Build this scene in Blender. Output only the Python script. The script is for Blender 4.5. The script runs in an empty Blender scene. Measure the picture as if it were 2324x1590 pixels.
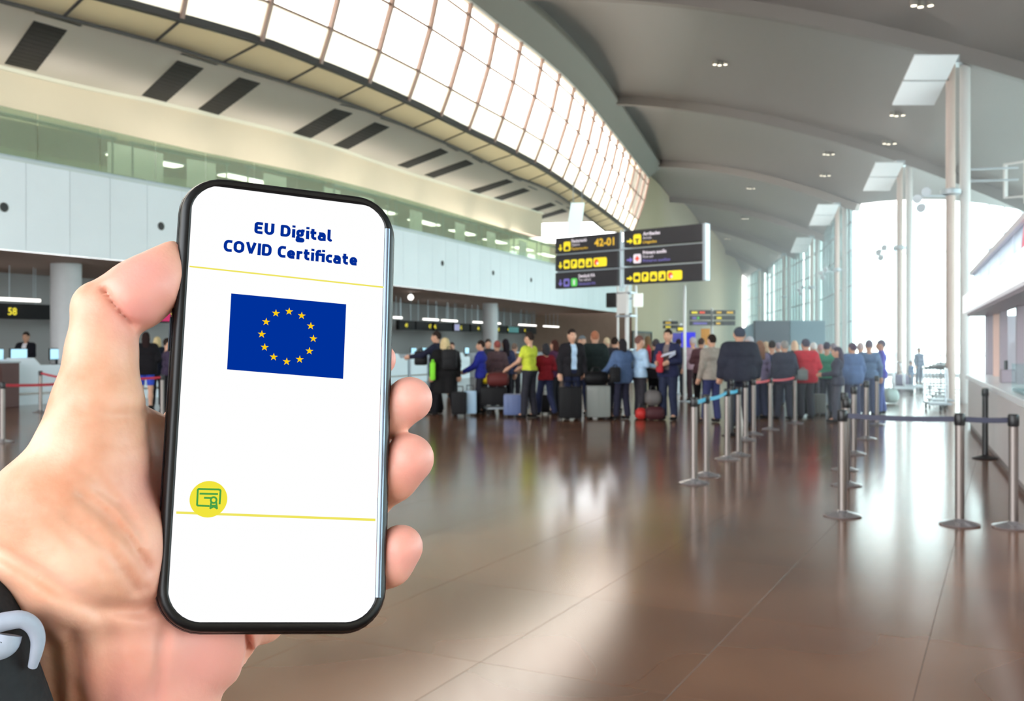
import bpy, bmesh, math, random
import numpy as np
from mathutils import Vector, Matrix
import openvdb

random.seed(7)
S = bpy.context.scene
COL = S.collection
F = 2200.0            # focal length in reference pixels (2324 wide)
CX, HY, CZ = 1162.0, 785.0, 1.6   # principal column, horizon row, eye height

# ------------------------------------------------------------------ camera
cam_d = bpy.data.cameras.new('camera')
cam_d.sensor_width = 36.0
cam_d.lens = F / 2324 * 36.0
cam_d.shift_y = -10 / 2324
cam_d.clip_start = 0.02
cam_d.clip_end = 800
cam_d.dof.use_dof = True
cam_d.dof.focus_distance = 0.345
cam_d.dof.aperture_fstop = 38.0
cam = bpy.data.objects.new('camera', cam_d)
cam.location = (0, 0, CZ)
cam.rotation_euler = (math.pi / 2, 0, 0)
COL.objects.link(cam)
S.camera = cam

# ------------------------------------------------------------------ world and light
w = bpy.data.worlds.new('world')
S.world = w
w.use_nodes = True
wn = w.node_tree
wn.nodes.clear()
wo = wn.nodes.new('ShaderNodeOutputWorld')
wb = wn.nodes.new('ShaderNodeBackground')
tc = wn.nodes.new('ShaderNodeTexCoord')
sp = wn.nodes.new('ShaderNodeSeparateXYZ')
mr = wn.nodes.new('ShaderNodeMapRange')
cr = wn.nodes.new('ShaderNodeMix')
cr.data_type = 'RGBA'
wn.links.new(tc.outputs['Generated'], sp.inputs[0])
wn.links.new(sp.outputs['Z'], mr.inputs['Value'])
mr.inputs['From Min'].default_value = 0.0
mr.inputs['From Max'].default_value = 0.7
wn.links.new(mr.outputs[0], cr.inputs['Factor'])
cr.inputs['A'].default_value = (1.0, 1.0, 1.0, 1)       # hazy bright horizon
cr.inputs['B'].default_value = (0.82, 0.92, 1.0, 1)     # slightly bluer overhead
wn.links.new(cr.outputs['Result'], wb.inputs['Color'])
wb.inputs['Strength'].default_value = 7.5
wn.links.new(wb.outputs[0], wo.inputs['Surface'])

sun_d = bpy.data.lights.new('sun', 'SUN')
sun_d.energy = 9.0
sun_d.angle = 0.01
sun_d.color = (1.0, 0.93, 0.82)
sun = bpy.data.objects.new('sun', sun_d)
sun.rotation_euler = Vector((0.55, 0.30, 1.15)).to_track_quat('Z', 'Y').to_euler()
COL.objects.link(sun)

S.view_settings.view_transform = 'Standard'
S.view_settings.look = 'None'
S.view_settings.exposure = 0.0
S.view_settings.gamma = 1.0
S.view_settings.use_curve_mapping = False


# ------------------------------------------------------------------ materials
def lin(c):
    return tuple((v / 255 / 12.92) if v / 255 <= 0.04045 else ((v / 255 + 0.055) / 1.055) ** 2.4 for v in c)


MATS = {}


def mat(name, rgb=(200, 200, 200), rough=0.6, metal=0.0, spec=0.5, emit=0.0, var=0.0, scale=3.0, bump=0.0, coat=0.0,
        alpha_glass=None, translucent=0.0, rand=0.0, sheen=0.0):
    """procedural material; var = noise colour variation, rand = per object variation"""
    if name in MATS:
        return MATS[name]
    m = bpy.data.materials.new(name)
    m.use_nodes = True
    nt = m.node_tree
    b = nt.nodes['Principled BSDF']
    c = lin(rgb)
    b.inputs['Base Color'].default_value = (*c, 1)
    b.inputs['Roughness'].default_value = rough
    b.inputs['Metallic'].default_value = metal
    b.inputs['Specular IOR Level'].default_value = spec
    b.inputs['Coat Weight'].default_value = coat
    if sheen:
        b.inputs['Sheen Weight'].default_value = sheen
    if emit:
        b.inputs['Emission Color'].default_value = (*c, 1)
        b.inputs['Emission Strength'].default_value = emit
    if var or rand:
        co = nt.nodes.new('ShaderNodeTexCoord')
        nz = nt.nodes.new('ShaderNodeTexNoise')
        nz.inputs['Scale'].default_value = scale
        nz.inputs['Detail'].default_value = 3
        nt.links.new(co.outputs['Object'], nz.inputs['Vector'])
        hs = nt.nodes.new('ShaderNodeHueSaturation')
        hs.inputs['Color'].default_value = (*c, 1)
        ma = nt.nodes.new('ShaderNodeMapRange')
        ma.inputs['From Min'].default_value = 0.3
        ma.inputs['From Max'].default_value = 0.7
        ma.inputs['To Min'].default_value = 1 - var
        ma.inputs['To Max'].default_value = 1 + var
        nt.links.new(nz.outputs['Fac'], ma.inputs['Value'])
        out = ma.outputs[0]
        if rand:
            oi = nt.nodes.new('ShaderNodeObjectInfo')
            m2 = nt.nodes.new('ShaderNodeMapRange')
            m2.inputs['To Min'].default_value = 1 - rand
            m2.inputs['To Max'].default_value = 1 + rand
            nt.links.new(oi.outputs['Random'], m2.inputs['Value'])
            mm = nt.nodes.new('ShaderNodeMath')
            mm.operation = 'MULTIPLY'
            nt.links.new(out, mm.inputs[0])
            nt.links.new(m2.outputs[0], mm.inputs[1])
            out = mm.outputs[0]
        nt.links.new(out, hs.inputs['Value'])
        nt.links.new(hs.outputs[0], b.inputs['Base Color'])
        if bump:
            bp = nt.nodes.new('ShaderNodeBump')
            bp.inputs['Strength'].default_value = bump
            bp.inputs['Distance'].default_value = 0.02
            nt.links.new(nz.outputs['Fac'], bp.inputs['Height'])
            nt.links.new(bp.outputs[0], b.inputs['Normal'])
    outn = nt.nodes['Material Output']
    if translucent:
        tr = nt.nodes.new('ShaderNodeBsdfTranslucent')
        tr.inputs['Color'].default_value = (*c, 1)
        mx = nt.nodes.new('ShaderNodeMixShader')
        mx.inputs[0].default_value = translucent
        nt.links.new(b.outputs[0], mx.inputs[1])
        nt.links.new(tr.outputs[0], mx.inputs[2])
        nt.links.new(mx.outputs[0], outn.inputs['Surface'])
        last = mx.outputs[0]
    else:
        last = b.outputs[0]
    if alpha_glass is not None:      # thin pane: fraction let straight through
        tp = nt.nodes.new('ShaderNodeBsdfTransparent')
        tp.inputs['Color'].default_value = (*[min(1.0, v) for v in lin(rgb)], 1)
        if isinstance(alpha_glass, tuple):
            tp.inputs['Color'].default_value = (*lin(alpha_glass[1]), 1)
            alpha_glass = alpha_glass[0]
        mx = nt.nodes.new('ShaderNodeMixShader')
        mx.inputs[0].default_value = alpha_glass
        nt.links.new(last, mx.inputs[1])
        nt.links.new(tp.outputs[0], mx.inputs[2])
        nt.links.new(mx.outputs[0], outn.inputs['Surface'])
    MATS[name] = m
    return m


def cloth(rgb):
    return mat('cloth_%d_%d_%d' % rgb, rgb, rough=0.85, spec=0.2, var=0.12, scale=14, bump=0.15)


# ------------------------------------------------------------------ mesh collector
class MB:
    def __init__(s):
        s.v, s.f = [], []

    def add(s, vs, fs):
        o = len(s.v)
        s.v += [tuple(v) for v in vs]
        s.f += [tuple(i + o for i in f) for f in fs]
        return s

    def box(s, c, d, rz=0.0, bev=0.0):
        x, y, z = d[0] / 2, d[1] / 2, d[2] / 2
        if bev <= 0:
            vs = [(-x, -y, -z), (x, -y, -z), (x, y, -z), (-x, y, -z), (-x, -y, z), (x, -y, z), (x, y, z), (-x, y, z)]
            fs = [(0, 3, 2, 1), (4, 5, 6, 7), (0, 1, 5, 4), (1, 2, 6, 5), (2, 3, 7, 6), (3, 0, 4, 7)]
        else:
            b = min(bev, x * .9, y * .9, z * .9)
            bm = bmesh.new()
            bmesh.ops.create_cube(bm, size=1)
            for v in bm.verts:
                v.co = Vector((v.co.x * 2 * x, v.co.y * 2 * y, v.co.z * 2 * z))
            bmesh.ops.bevel(bm, geom=bm.edges[:], offset=b, segments=2, profile=0.6, affect='EDGES')
            bm.verts.index_update()
            vs = [tuple(v.co) for v in bm.verts]
            fs = [tuple(v.index for v in f.verts) for f in bm.faces]
            bm.free()
        ca, sa = math.cos(rz), math.sin(rz)
        vs = [(c[0] + v[0] * ca - v[1] * sa, c[1] + v[0] * sa + v[1] * ca, c[2] + v[2]) for v in vs]
        return s.add(vs, fs)

    def tube(s, pts, r, n=10, caps=True, closed=False):
        pts = [Vector(p) for p in pts]
        rs = r if isinstance(r, (list, tuple)) else [r] * len(pts)
        rings = []
        up = None
        m = len(pts)
        for i, p in enumerate(pts):
            if closed:
                t = (pts[(i + 1) % m] - pts[i - 1]).normalized()
            else:
                t = (pts[min(i + 1, m - 1)] - pts[max(i - 1, 0)]).normalized()
            if up is None:
                a = Vector((0, 0, 1)) if abs(t.z) < 0.9 else Vector((1, 0, 0))
                up = t.cross(a).normalized()
            else:
                up = (up - t * up.dot(t)).normalized()
            q = t.cross(up)
            rings.append([p + (up * math.cos(k / n * math.tau) + q * math.sin(k / n * math.tau)) * rs[i] for k in range(n)])
        vs = [v for rg in rings for v in rg]
        fs = []
        for i in range(m if closed else m - 1):
            a, b2 = i * n, ((i + 1) % m) * n
            for k in range(n):
                k2 = (k + 1) % n
                fs.append((a + k, a + k2, b2 + k2, b2 + k))
        if caps and not closed:
            fs.append(tuple(range(n))[::-1])
            fs.append(tuple((m - 1) * n + k for k in range(n)))
        return s.add(vs, fs)

    def lathe(s, prof, n=20, c=(0, 0, 0)):
        """prof: list of (r, z)"""
        vs = []
        for r, z in prof:
            for k in range(n):
                a = k / n * math.tau
                vs.append((c[0] + r * math.cos(a), c[1] + r * math.sin(a), c[2] + z))
        fs = []
        for i in range(len(prof) - 1):
            for k in range(n):
                k2 = (k + 1) % n
                fs.append((i * n + k, i * n + k2, (i + 1) * n + k2, (i + 1) * n + k))
        fs.append(tuple(range(n))[::-1])
        fs.append(tuple((len(prof) - 1) * n + k for k in range(n)))
        return s.add(vs, fs)

    def ball(s, c, r, n=10, m=7):
        if not isinstance(r, (tuple, list)):
            r = (r, r, r)
        vs = [(c[0], c[1], c[2] - r[2])]
        for i in range(1, m):
            a = -math.pi / 2 + math.pi * i / m
            for k in range(n):
                t = k / n * math.tau
                vs.append((c[0] + r[0] * math.cos(a) * math.cos(t), c[1] + r[1] * math.cos(a) * math.sin(t), c[2] + r[2] * math.sin(a)))
        vs.append((c[0], c[1], c[2] + r[2]))
        fs = [(0, 1 + (k + 1) % n, 1 + k) for k in range(n)]
        for i in range(m - 2):
            for k in range(n):
                k2 = (k + 1) % n
                fs.append((1 + i * n + k, 1 + i * n + k2, 1 + (i + 1) * n + k2, 1 + (i + 1) * n + k))
        o = 1 + (m - 2) * n
        fs += [(o + k, o + (k + 1) % n, len(vs) - 1) for k in range(n)]
        return s.add(vs, fs)

    def prism(s, poly, d):
        """poly: list of 3d points, extruded by vector d"""
        n = len(poly)
        d = Vector(d)
        vs = [Vector(p) for p in poly] + [Vector(p) + d for p in poly]
        fs = [tuple(range(n))[::-1], tuple(range(n, 2 * n))]
        fs += [(i, (i + 1) % n, n + (i + 1) % n, n + i) for i in range(n)]
        return s.add(vs, fs)

    def grid(s, rows):
        """rows: list of equal-length point lists"""
        n = len(rows[0])
        vs = [p for r in rows for p in r]
        fs = [(i * n + k, i * n + k + 1, (i + 1) * n + k + 1, (i + 1) * n + k) for i in range(len(rows) - 1) for k in range(n - 1)]
        return s.add(vs, fs)

    def bar(s, a, b, w, h):
        """rectangular bar from a to b; w horizontal width, h vertical-ish height"""
        a, b = Vector(a), Vector(b)
        t = (b - a).normalized()
        u = t.cross(Vector((0, 0, 1)))
        if u.length < 1e-4:
            u = Vector((1, 0, 0))
        u.normalize()
        q = u.cross(t).normalized()
        vs = []
        for p in (a, b):
            for su, sq in ((-1, -1), (1, -1), (1, 1), (-1, 1)):
                vs.append(p + u * su * w / 2 + q * sq * h / 2)
        return s.add(vs, [(0, 3, 2, 1), (4, 5, 6, 7), (0, 1, 5, 4), (1, 2, 6, 5), (2, 3, 7, 6), (3, 0, 4, 7)])

    def mesh(s, name, smooth=False):
        me = bpy.data.meshes.new(name)
        me.from_pydata([tuple(v) for v in s.v], [], s.f)
        if smooth:
            me.polygons.foreach_set('use_smooth', [True] * len(me.polygons))
            try:
                me.set_sharp_from_angle(angle=math.radians(40))
            except Exception:
                pass
        me.update()
        return me


def link(o, parent=None):
    COL.objects.link(o)
    if parent is not None:
        o.parent = parent
    return o


def tag(o, label=None, cat=None, group=None, kind=None):
    if label:
        o['label'] = label
    if cat:
        o['category'] = cat
    if group:
        o['group'] = group
    if kind:
        o['kind'] = kind
    return o


def thing(name, label, cat, loc=(0, 0, 0), rz=0.0, group=None):
    o = bpy.data.objects.new(name, None)
    o.empty_display_size = 0.1
    o.location = loc
    o.rotation_euler = (0, 0, rz)
    return tag(link(o), label, cat, group)


def obj(name, mb, m, parent=None, smooth=False, label=None, kind=None):
    me = mb if isinstance(mb, bpy.types.Mesh) else mb.mesh(name, smooth)
    o = bpy.data.objects.new(name, me)
    if len(me.materials) == 0:
        me.materials.append(m)
    elif me.materials[0] != m:
        o.material_slots[0].link = 'OBJECT'
        o.material_slots[0].material = m
    link(o, parent)
    if label:
        o['label'] = label
    if kind:
        o['kind'] = kind
    return o


def copy_tree(root, loc, rz=None, label=None, group=None):
    r = root.copy()
    COL.objects.link(r)
    r.location = loc
    if rz is not None:
        r.rotation_euler = (0, 0, rz)
    if label:
        r['label'] = label
    if group:
        r['group'] = group
    for ch in list(root.children):
        c = ch.copy()
        COL.objects.link(c)
        c.parent = r
        for g in list(ch.children):
            d = g.copy()
            COL.objects.link(d)
            d.parent = c
    return r


def pxz(px, py, z):
    """world point of height z seen at reference pixel (px, py)"""
    Y = F * (z - CZ) / (HY - py)
    return Vector(((px - CX) / F * Y, Y, z))


def pxY(px, py, Y):
    return Vector(((px - CX) / F * Y, Y, CZ + (HY - py) / F * Y))


# plan curves -------------------------------------------------------
def catmull(pts, n=12):
    P = [Vector(p) for p in pts]
    P = [P[0] * 2 - P[1]] + P + [P[-1] * 2 - P[-2]]
    out = []
    for i in range(1, len(P) - 2):
        for k in range(n):
            t = k / n
            a, b, c, d = P[i - 1], P[i], P[i + 1], P[i + 2]
            out.append(0.5 * ((2 * b) + (c - a) * t + (2 * a - 5 * b + 4 * c - d) * t * t + (3 * b - a - 3 * c + d) * t ** 3))
    out.append(P[-2])
    return out


class Curve2:
    """smooth plan curve with arc length access and sideways offset (+ = into the hall)"""

    def __init__(s, pts):
        s.p = catmull([Vector((a[0], a[1])) for a in pts])
        s.s = [0.0]
        for a, b in zip(s.p, s.p[1:]):
            s.s.append(s.s[-1] + (b - a).length)
        s.L = s.s[-1]

    def at(s, d, off=0.0, z=0.0):
        d = min(max(d, 0.0), s.L - 1e-6)
        i = int(np.searchsorted(s.s, d, side='right')) - 1
        i = min(i, len(s.p) - 2)
        t = (d - s.s[i]) / (s.s[i + 1] - s.s[i])
        p = s.p[i].lerp(s.p[i + 1], t)
        g = s.p[min(i + 2, len(s.p) - 1)] - s.p[max(i - 1, 0)]
        g.normalize()
        n = Vector((g.y, -g.x))
        q = p + n * off
        return Vector((q.x, q.y, z))

    def ang(s, d):
        a, b = s.at(d - 0.3), s.at(d + 0.3)
        return math.atan2(b.y - a.y, b.x - a.x)

    def find(s, px, off=0.0):
        """arc length at which the offset curve crosses image column px"""
        r = (px - CX) / F
        prev = None
        d = 0.0
        best = None
        while d < s.L:
            q = s.at(d, off)
            if q.y > 1:
                v = q.x / q.y - r
                if prev is not None and prev <= 0 <= v:
                    best = d
                    break
                prev = v
            d += 0.1
        return best if best is not None else 0.0


# signed distance figures --------------------------------------------
class SDF:
    def __init__(s, lo, hi, vox, k):
        s.lo = np.array(lo, float)
        s.vox, s.k = vox, k
        n = np.ceil((np.array(hi, float) - s.lo) / vox).astype(int) + 1
        s.n = n
        s.ax = [s.lo[i] + np.arange(n[i]) * vox for i in range(3)]
        s.S = np.zeros(tuple(n))
        s.mar = 7 * k + 2 * vox

    def _win(s, lo, hi):
        sl = []
        for i in range(3):
            a = int(max(0, math.floor((lo[i] - s.lo[i]) / s.vox)))
            b = int(min(s.n[i], math.ceil((hi[i] - s.lo[i]) / s.vox) + 1))
            if b <= a:
                return None
            sl.append(slice(a, b))
        g = np.meshgrid(*[s.ax[i][sl[i]] for i in range(3)], indexing='ij', sparse=True)
        return tuple(sl), g

    def cone(s, a, b, ra, rb=None, k=None):
        rb = ra if rb is None else rb
        a, b = np.array(a, float), np.array(b, float)
        R = max(ra, rb) + s.mar
        wn = s._win(np.minimum(a, b) - R, np.maximum(a, b) + R)
        if wn is None:
            return s
        sl, (x, y, z) = wn
        d = b - a
        L2 = max(d @ d, 1e-12)
        t = np.clip(((x - a[0]) * d[0] + (y - a[1]) * d[1] + (z - a[2]) * d[2]) / L2, 0, 1)
        dist = np.sqrt((x - a[0] - t * d[0]) ** 2 + (y - a[1] - t * d[1]) ** 2 + (z - a[2] - t * d[2]) ** 2) - (ra + (rb - ra) * t)
        s.S[sl] += np.exp(np.clip(-dist / s.k, -60, 60))
        return s

    def chain(s, pts):
        for p, q in zip(pts, pts[1:]):
            s.cone(p[:3], q[:3], p[3], q[3])
        return s

    def ell(s, c, r):
        R = max(r) + s.mar
        c = np.array(c, float)
        wn = s._win(c - R, c + R)
        if wn is None:
            return s
        sl, (x, y, z) = wn
        q = np.sqrt(((x - c[0]) / r[0]) ** 2 + ((y - c[1]) / r[1]) ** 2 + ((z - c[2]) / r[2]) ** 2)
        s.S[sl] += np.exp(np.clip(-(q - 1) * min(r) / s.k, -60, 60))
        return s

    def done(s):
        s.D = -s.k * np.log(s.S + 1e-26)
        return s

    def cut(s, fn):
        x, y, z = np.meshgrid(*s.ax, indexing='ij', sparse=True)
        s.D = np.maximum(s.D, fn(x, y, z))
        return s

    def verts(s):
        D = s.D.astype(np.float32)
        for ax in range(3):       # keep the border outside
            idx = [slice(None)] * 3
            for e in (0, -1):
                idx[ax] = e
                D[tuple(idx)] = np.maximum(D[tuple(idx)], s.vox)
        g = openvdb.FloatGrid(1.0)
        g.copyFromArray(np.clip(D, -1, 1))
        pts, quads = g.convertToQuads(0.0)
        return pts * s.vox + s.lo, quads

    def mesh(s, name, flip=True):
        v, q = s.verts()
        if flip:
            q = q[:, ::-1]
        me = bpy.data.meshes.new(name)
        me.from_pydata(v.tolist(), [], q.tolist())
        me.polygons.foreach_set('use_smooth', [True] * len(me.polygons))
        me.update()
        return me


# text ---------------------------------------------------------------
_TX = {}


def text_mesh(body, bold=0.0):
    key = (body, bold)
    if key not in _TX:
        cu = bpy.data.curves.new('lettering', 'FONT')
        cu.body = body
        cu.offset = bold
        cu.resolution_u = 4
        o = bpy.data.objects.new('lettering', cu)
        COL.objects.link(o)
        dg = bpy.context.evaluated_depsgraph_get()
        dg.update()
        me = bpy.data.meshes.new_from_object(o.evaluated_get(dg))
        vs = [tuple(v.co) for v in me.vertices]
        fs = [tuple(p.vertices) for p in me.polygons]
        bpy.data.objects.remove(o)
        bpy.data.curves.remove(cu)
        bpy.data.meshes.remove(me)
        _TX[key] = (vs, fs)
    return _TX[key]


def add_text(mb, body, M, width=None, height=None, bold=0.0, align='l'):
    """M: 4x4 frame (x right, y up along the sign). height = cap height"""
    vs, fs = text_mesh(body, bold)
    x0 = min(v[0] for v in vs)
    x1 = max(v[0] for v in vs)
    cap = 0.73
    sy = (height / cap) if height else None
    sx = (width / (x1 - x0)) if width else sy
    if sy is None:
        sy = sx
    sh = 0.0 if align == 'l' else (x1 - x0) * sx / (2 if align == 'c' else 1)
    mb.add([M @ Vector(((v[0] - x0) * sx - sh, v[1] * sy, 0)) for v in vs], fs)
    return mb

# ================================================================== SETTING
M_white = mat('white_panel', (236, 242, 246), rough=0.35, spec=0.4, var=0.02, scale=0.6, rand=0.015)
M_joint = mat('dark_joint', (60, 62, 66), rough=0.8)
M_beige = mat('beige_plaster', (214, 198, 172), rough=0.75, var=0.03, scale=0.5)
M_soffit = mat('soffit_plaster', (218, 210, 196), rough=0.8, var=0.02, scale=0.4)
M_cornice = mat('cornice_cream', (226, 220, 200), rough=0.6)
M_frame = mat('dark_frame', (72, 68, 66), rough=0.45, metal=0.3)
M_mull = mat('mullion_bronze', (150, 124, 112), rough=0.5, metal=0.2)
M_pane = mat('lens_glass', (255, 250, 244), rough=0.15, alpha_glass=(0.90, (255, 248, 240)), translucent=0.6)
M_paneB = mat('frosted_glass', (236, 230, 216), rough=0.3, translucent=0.75, alpha_glass=(0.18, (250, 244, 232)), var=0.08, scale=0.5)
M_under = mat('frosted_underside', (206, 194, 166), rough=0.4, translucent=0.55, var=0.08, scale=0.5)
M_roof = mat('roof_lining', (126, 122, 120), rough=0.45, spec=0.4, var=0.03, scale=0.1)
M_rib = mat('roof_rib', (112, 106, 102), rough=0.5)
M_eave = mat('eave_metal', (126, 120, 110), rough=0.6)
M_gsoft = mat('lower_soffit', (190, 166, 152), rough=0.7, var=0.03, scale=0.5)
M_grey = mat('grey_wall', (150, 148, 148), rough=0.7, var=0.03, scale=0.7)
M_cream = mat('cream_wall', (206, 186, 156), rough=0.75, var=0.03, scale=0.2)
M_glass = mat('clear_glass', (235, 245, 246), rough=0.03, spec=0.8, alpha_glass=(0.93, (240, 252, 252)))
M_ggreen = mat('green_glass', (196, 206, 182), rough=0.04, spec=1.0, coat=1.0, alpha_glass=(0.62, (232, 240, 226)))
M_alu = mat('facade_metal', (176, 186, 194), rough=0.4, metal=0.5)
M_steel = mat('brushed_steel', (138, 130, 126), rough=0.45, metal=0.8)
M_chrome = mat('polished_chrome', (190, 190, 195), rough=0.12, metal=1.0)
M_black = mat('black_plastic', (22, 22, 25), rough=0.4)
M_vent = mat('vent_dark', (30, 28, 26), rough=0.7)
M_slat = mat('vent_slat', (40, 37, 34), rough=0.6)
M_light = mat('tube_light', (255, 250, 244), emit=2.2)
M_lamp = mat('lamp_glow', (255, 246, 225), emit=3.0)
M_sign = mat('sign_face_dark', (50, 47, 52), rough=0.35, spec=0.5)
M_yel = mat('sign_yellow', (244, 222, 40), rough=0.5, emit=0.45)
M_txtw = mat('sign_white', (235, 225, 235), rough=0.5, emit=0.35)
M_pur = mat('sign_violet', (120, 112, 190), rough=0.5, emit=0.35)
M_grn = mat('sign_green', (90, 200, 90), rough=0.5, emit=0.45)
M_red = mat('sign_red', (240, 80, 50), rough=0.5, emit=0.4)
M_amber = mat('sign_amber', (224, 180, 50), rough=0.5, emit=0.45)

# floor -------------------------------------------------------------
def floor_material():
    m = bpy.data.materials.new('polished_brown_stone')
    m.use_nodes = True
    nt = m.node_tree
    b = nt.nodes['Principled BSDF']
    co = nt.nodes.new('ShaderNodeNewGeometry')
    n1 = nt.nodes.new('ShaderNodeTexNoise')
    n1.inputs['Scale'].default_value = 0.9
    n1.inputs['Detail'].default_value = 0.6
    n1.inputs['Distortion'].default_value = 0.4
    n2 = nt.nodes.new('ShaderNodeTexNoise')
    n2.inputs['Scale'].default_value = 14
    n2.inputs['Detail'].default_value = 4
    nt.links.new(co.outputs['Position'], n1.inputs['Vector'])
    nt.links.new(co.outputs['Position'], n2.inputs['Vector'])
    rp = nt.nodes.new('ShaderNodeValToRGB')
    rp.color_ramp.elements[0].position = 0.3
    rp.color_ramp.elements[0].color = (*lin((104, 70, 52)), 1)
    rp.color_ramp.elements[1].position = 0.72
    rp.color_ramp.elements[1].color = (*lin((130, 92, 70)), 1)
    mx = nt.nodes.new('ShaderNodeMix')
    mx.inputs['Factor'].default_value = 0.0
    nt.links.new(n1.outputs['Fac'], mx.inputs['A'])
    nt.links.new(n2.outputs['Fac'], mx.inputs['B'])
    nt.links.new(mx.outputs['Result'], rp.inputs[0])
    hs = nt.nodes.new('ShaderNodeHueSaturation')
    oi = nt.nodes.new('ShaderNodeObjectInfo')
    ma = nt.nodes.new('ShaderNodeMapRange')
    ma.inputs['To Min'].default_value = 0.86
    ma.inputs['To Max'].default_value = 1.12
    nt.links.new(oi.outputs['Random'], ma.inputs['Value'])
    nt.links.new(ma.outputs[0], hs.inputs['Value'])
    nt.links.new(rp.outputs[0], hs.inputs['Color'])
    nt.links.new(hs.outputs[0], b.inputs['Base Color'])
    b.inputs['Roughness'].default_value = 0.16
    b.inputs['Specular IOR Level'].default_value = 0.7
    bp = nt.nodes.new('ShaderNodeBump')
    bp.inputs['Strength'].default_value = 0.0
    bp.inputs['Distance'].default_value = 0.05
    n3 = nt.nodes.new('ShaderNodeTexNoise')
    n3.inputs['Scale'].default_value = 1.7
    nt.links.new(co.outputs['Position'], n3.inputs['Vector'])
    nt.links.new(n3.outputs['Fac'], bp.inputs['Height'])
    return m


M_floor = floor_material()
M_grout = mat('grout', (84, 60, 46), rough=0.8)
HALL = [(-34, -12), (18, -12), (21, 25), (25.5, 50.5), (19.5, 55), (23, 71), (25.5, 84.6), (28, 101.7), (28, 116), (-34, 116)]
floor = tag(obj('floor', MB().prism([(x, y, -0.30) for x, y in HALL], (0, 0, 0.28)), M_grout), kind='structure')
floor['label'] = 'polished brown stone floor of the hall'
ground = tag(obj('ground', MB().box((0, 60, -0.55), (600, 500, 0.4)), mat('apron', (232, 232, 230), rough=0.9, var=0.05, scale=0.05)), kind='structure')

A_T = math.radians(-27)
U = Vector((math.cos(A_T), math.sin(A_T)))
V = Vector((-math.sin(A_T), math.cos(A_T)))
TW, TL = 1.0, 1.42
T0 = Vector((1.373, 5.72))


def tile_mb(o, w, l, g=0.0012, t=0.02):
    c = 0.0006
    x0, x1, y0, y1 = g, w - g, g, l - g
    def P(x, y, z):
        q = o + U * x + V * y
        return (q.x, q.y, z)
    vs = [P(x0, y0, -t), P(x1, y0, -t), P(x1, y1, -t), P(x0, y1, -t),
          P(x0, y0, -c), P(x1, y0, -c), P(x1, y1, -c), P(x0, y1, -c),
          P(x0 + c, y0 + c, 0), P(x1 - c, y0 + c, 0), P(x1 - c, y1 - c, 0), P(x0 + c, y1 - c, 0)]
    fs = [(0, 1, 5, 4), (1, 2, 6, 5), (2, 3, 7, 6), (3, 0, 4, 7), (4, 5, 9, 8), (5, 6, 10, 9), (6, 7, 11, 10), (7, 4, 8, 11), (8, 9, 10, 11)]
    return vs, fs


def inside(x, y, poly):
    c = False
    for (x1, y1), (x2, y2) in zip(poly, poly[1:] + poly[:1]):
        if (y1 > y) != (y2 > y) and x < (x2 - x1) * (y - y1) / (y2 - y1) + x1:
            c = not c
    return c


tiles = []
for i in range(-100, 110):
    for j in range(-80, 90):
        o = T0 + U * (i * TW) + V * (j * TL)
        c = o + U * TW / 2 + V * TL / 2
        if not inside(c.x, c.y, HALL):
            continue
        vis = c.y > 2.6 and abs(c.x) < (c.y + 1.0) * 0.545 + 0.6
        left_hidden = c.x < -0.02 - c.y * 0.0 and c.y < 6       # behind the hand
        tiles.append((not vis, c.y if vis else 1e3 + c.length, i, j, o))
tiles.sort(key=lambda t: (t[0], t[1]))
base = MB()
vs, fs = tile_mb(Vector((0, 0)), TW, TL)
base.add(vs, fs)
tile_me = base.mesh('floor_tile')
rest = MB()
for n, (hid, _, i, j, o) in enumerate(tiles):
    if n < 290:
        t = obj('floor_tile', tile_me, M_floor, floor)
        t.location = (o.x, o.y, 0)
    else:
        vs, fs = tile_mb(o, TW, TL)
        rest.add(vs[4:], [tuple(q - 4 for q in f) for f in fs[4:]])
obj('floor_tile', rest, M_floor, floor, kind='stuff', label='distant tiles of the same brown stone')

# left building curves ----------------------------------------------
Fp = [pxz(a, b, 4.0) for a, b in ((0, 565), (430, 605), (900, 648), (1410, 710))]
d0 = (Fp[1] - Fp[0]).normalized()
FC = Curve2([(Fp[0] - d0 * 32), (Fp[0] - d0 * 16)] + Fp)
Lp = [pxz(a, b, 9.45) for a, b in ((442, 50), (717, 141), (913, 223), (1060, 294), (1177, 351), (1283, 415), (1434, 528))]
d1 = (Lp[1] - Lp[0]).normalized()
LC = Curve2([Lp[0] - Vector((0.74, 0.67, 0)) * 26, Lp[0] - Vector((0.70, 0.71, 0)) * 12] + Lp)
Sp = [pxz(a, b, 9.1) for a, b in ((225, 61), (522, 148), (755, 222), (928, 289), (1060, 347), (1160, 396), (1270, 445), (1374, 525))]
SC = Curve2([Sp[0] - Vector((0.70, 0.71, 0)) * 30, Sp[0] - Vector((0.66, 0.75, 0)) * 12] + Sp)
Cp = [pxz(a, b, 9.1) for a, b in ((0, 153), (387, 240), (697, 316), (936, 396), (1230, 484))]
CC = Curve2([Cp[0] - d0 * 30, Cp[0] - d0 * 14] + Cp)
# parallel resampling helper: pair points on curve A with nearest param on B by matching fraction along normals


def nearest(curve, p, step=0.4):
    best, bd = 0, 1e9
    d = 0.0
    while d < curve.L:
        q = curve.at(d)
        e = (q.x - p.x) ** 2 + (q.y - p.y) ** 2
        if e < bd:
            best, bd = d, e
        d += step
    return best


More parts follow.
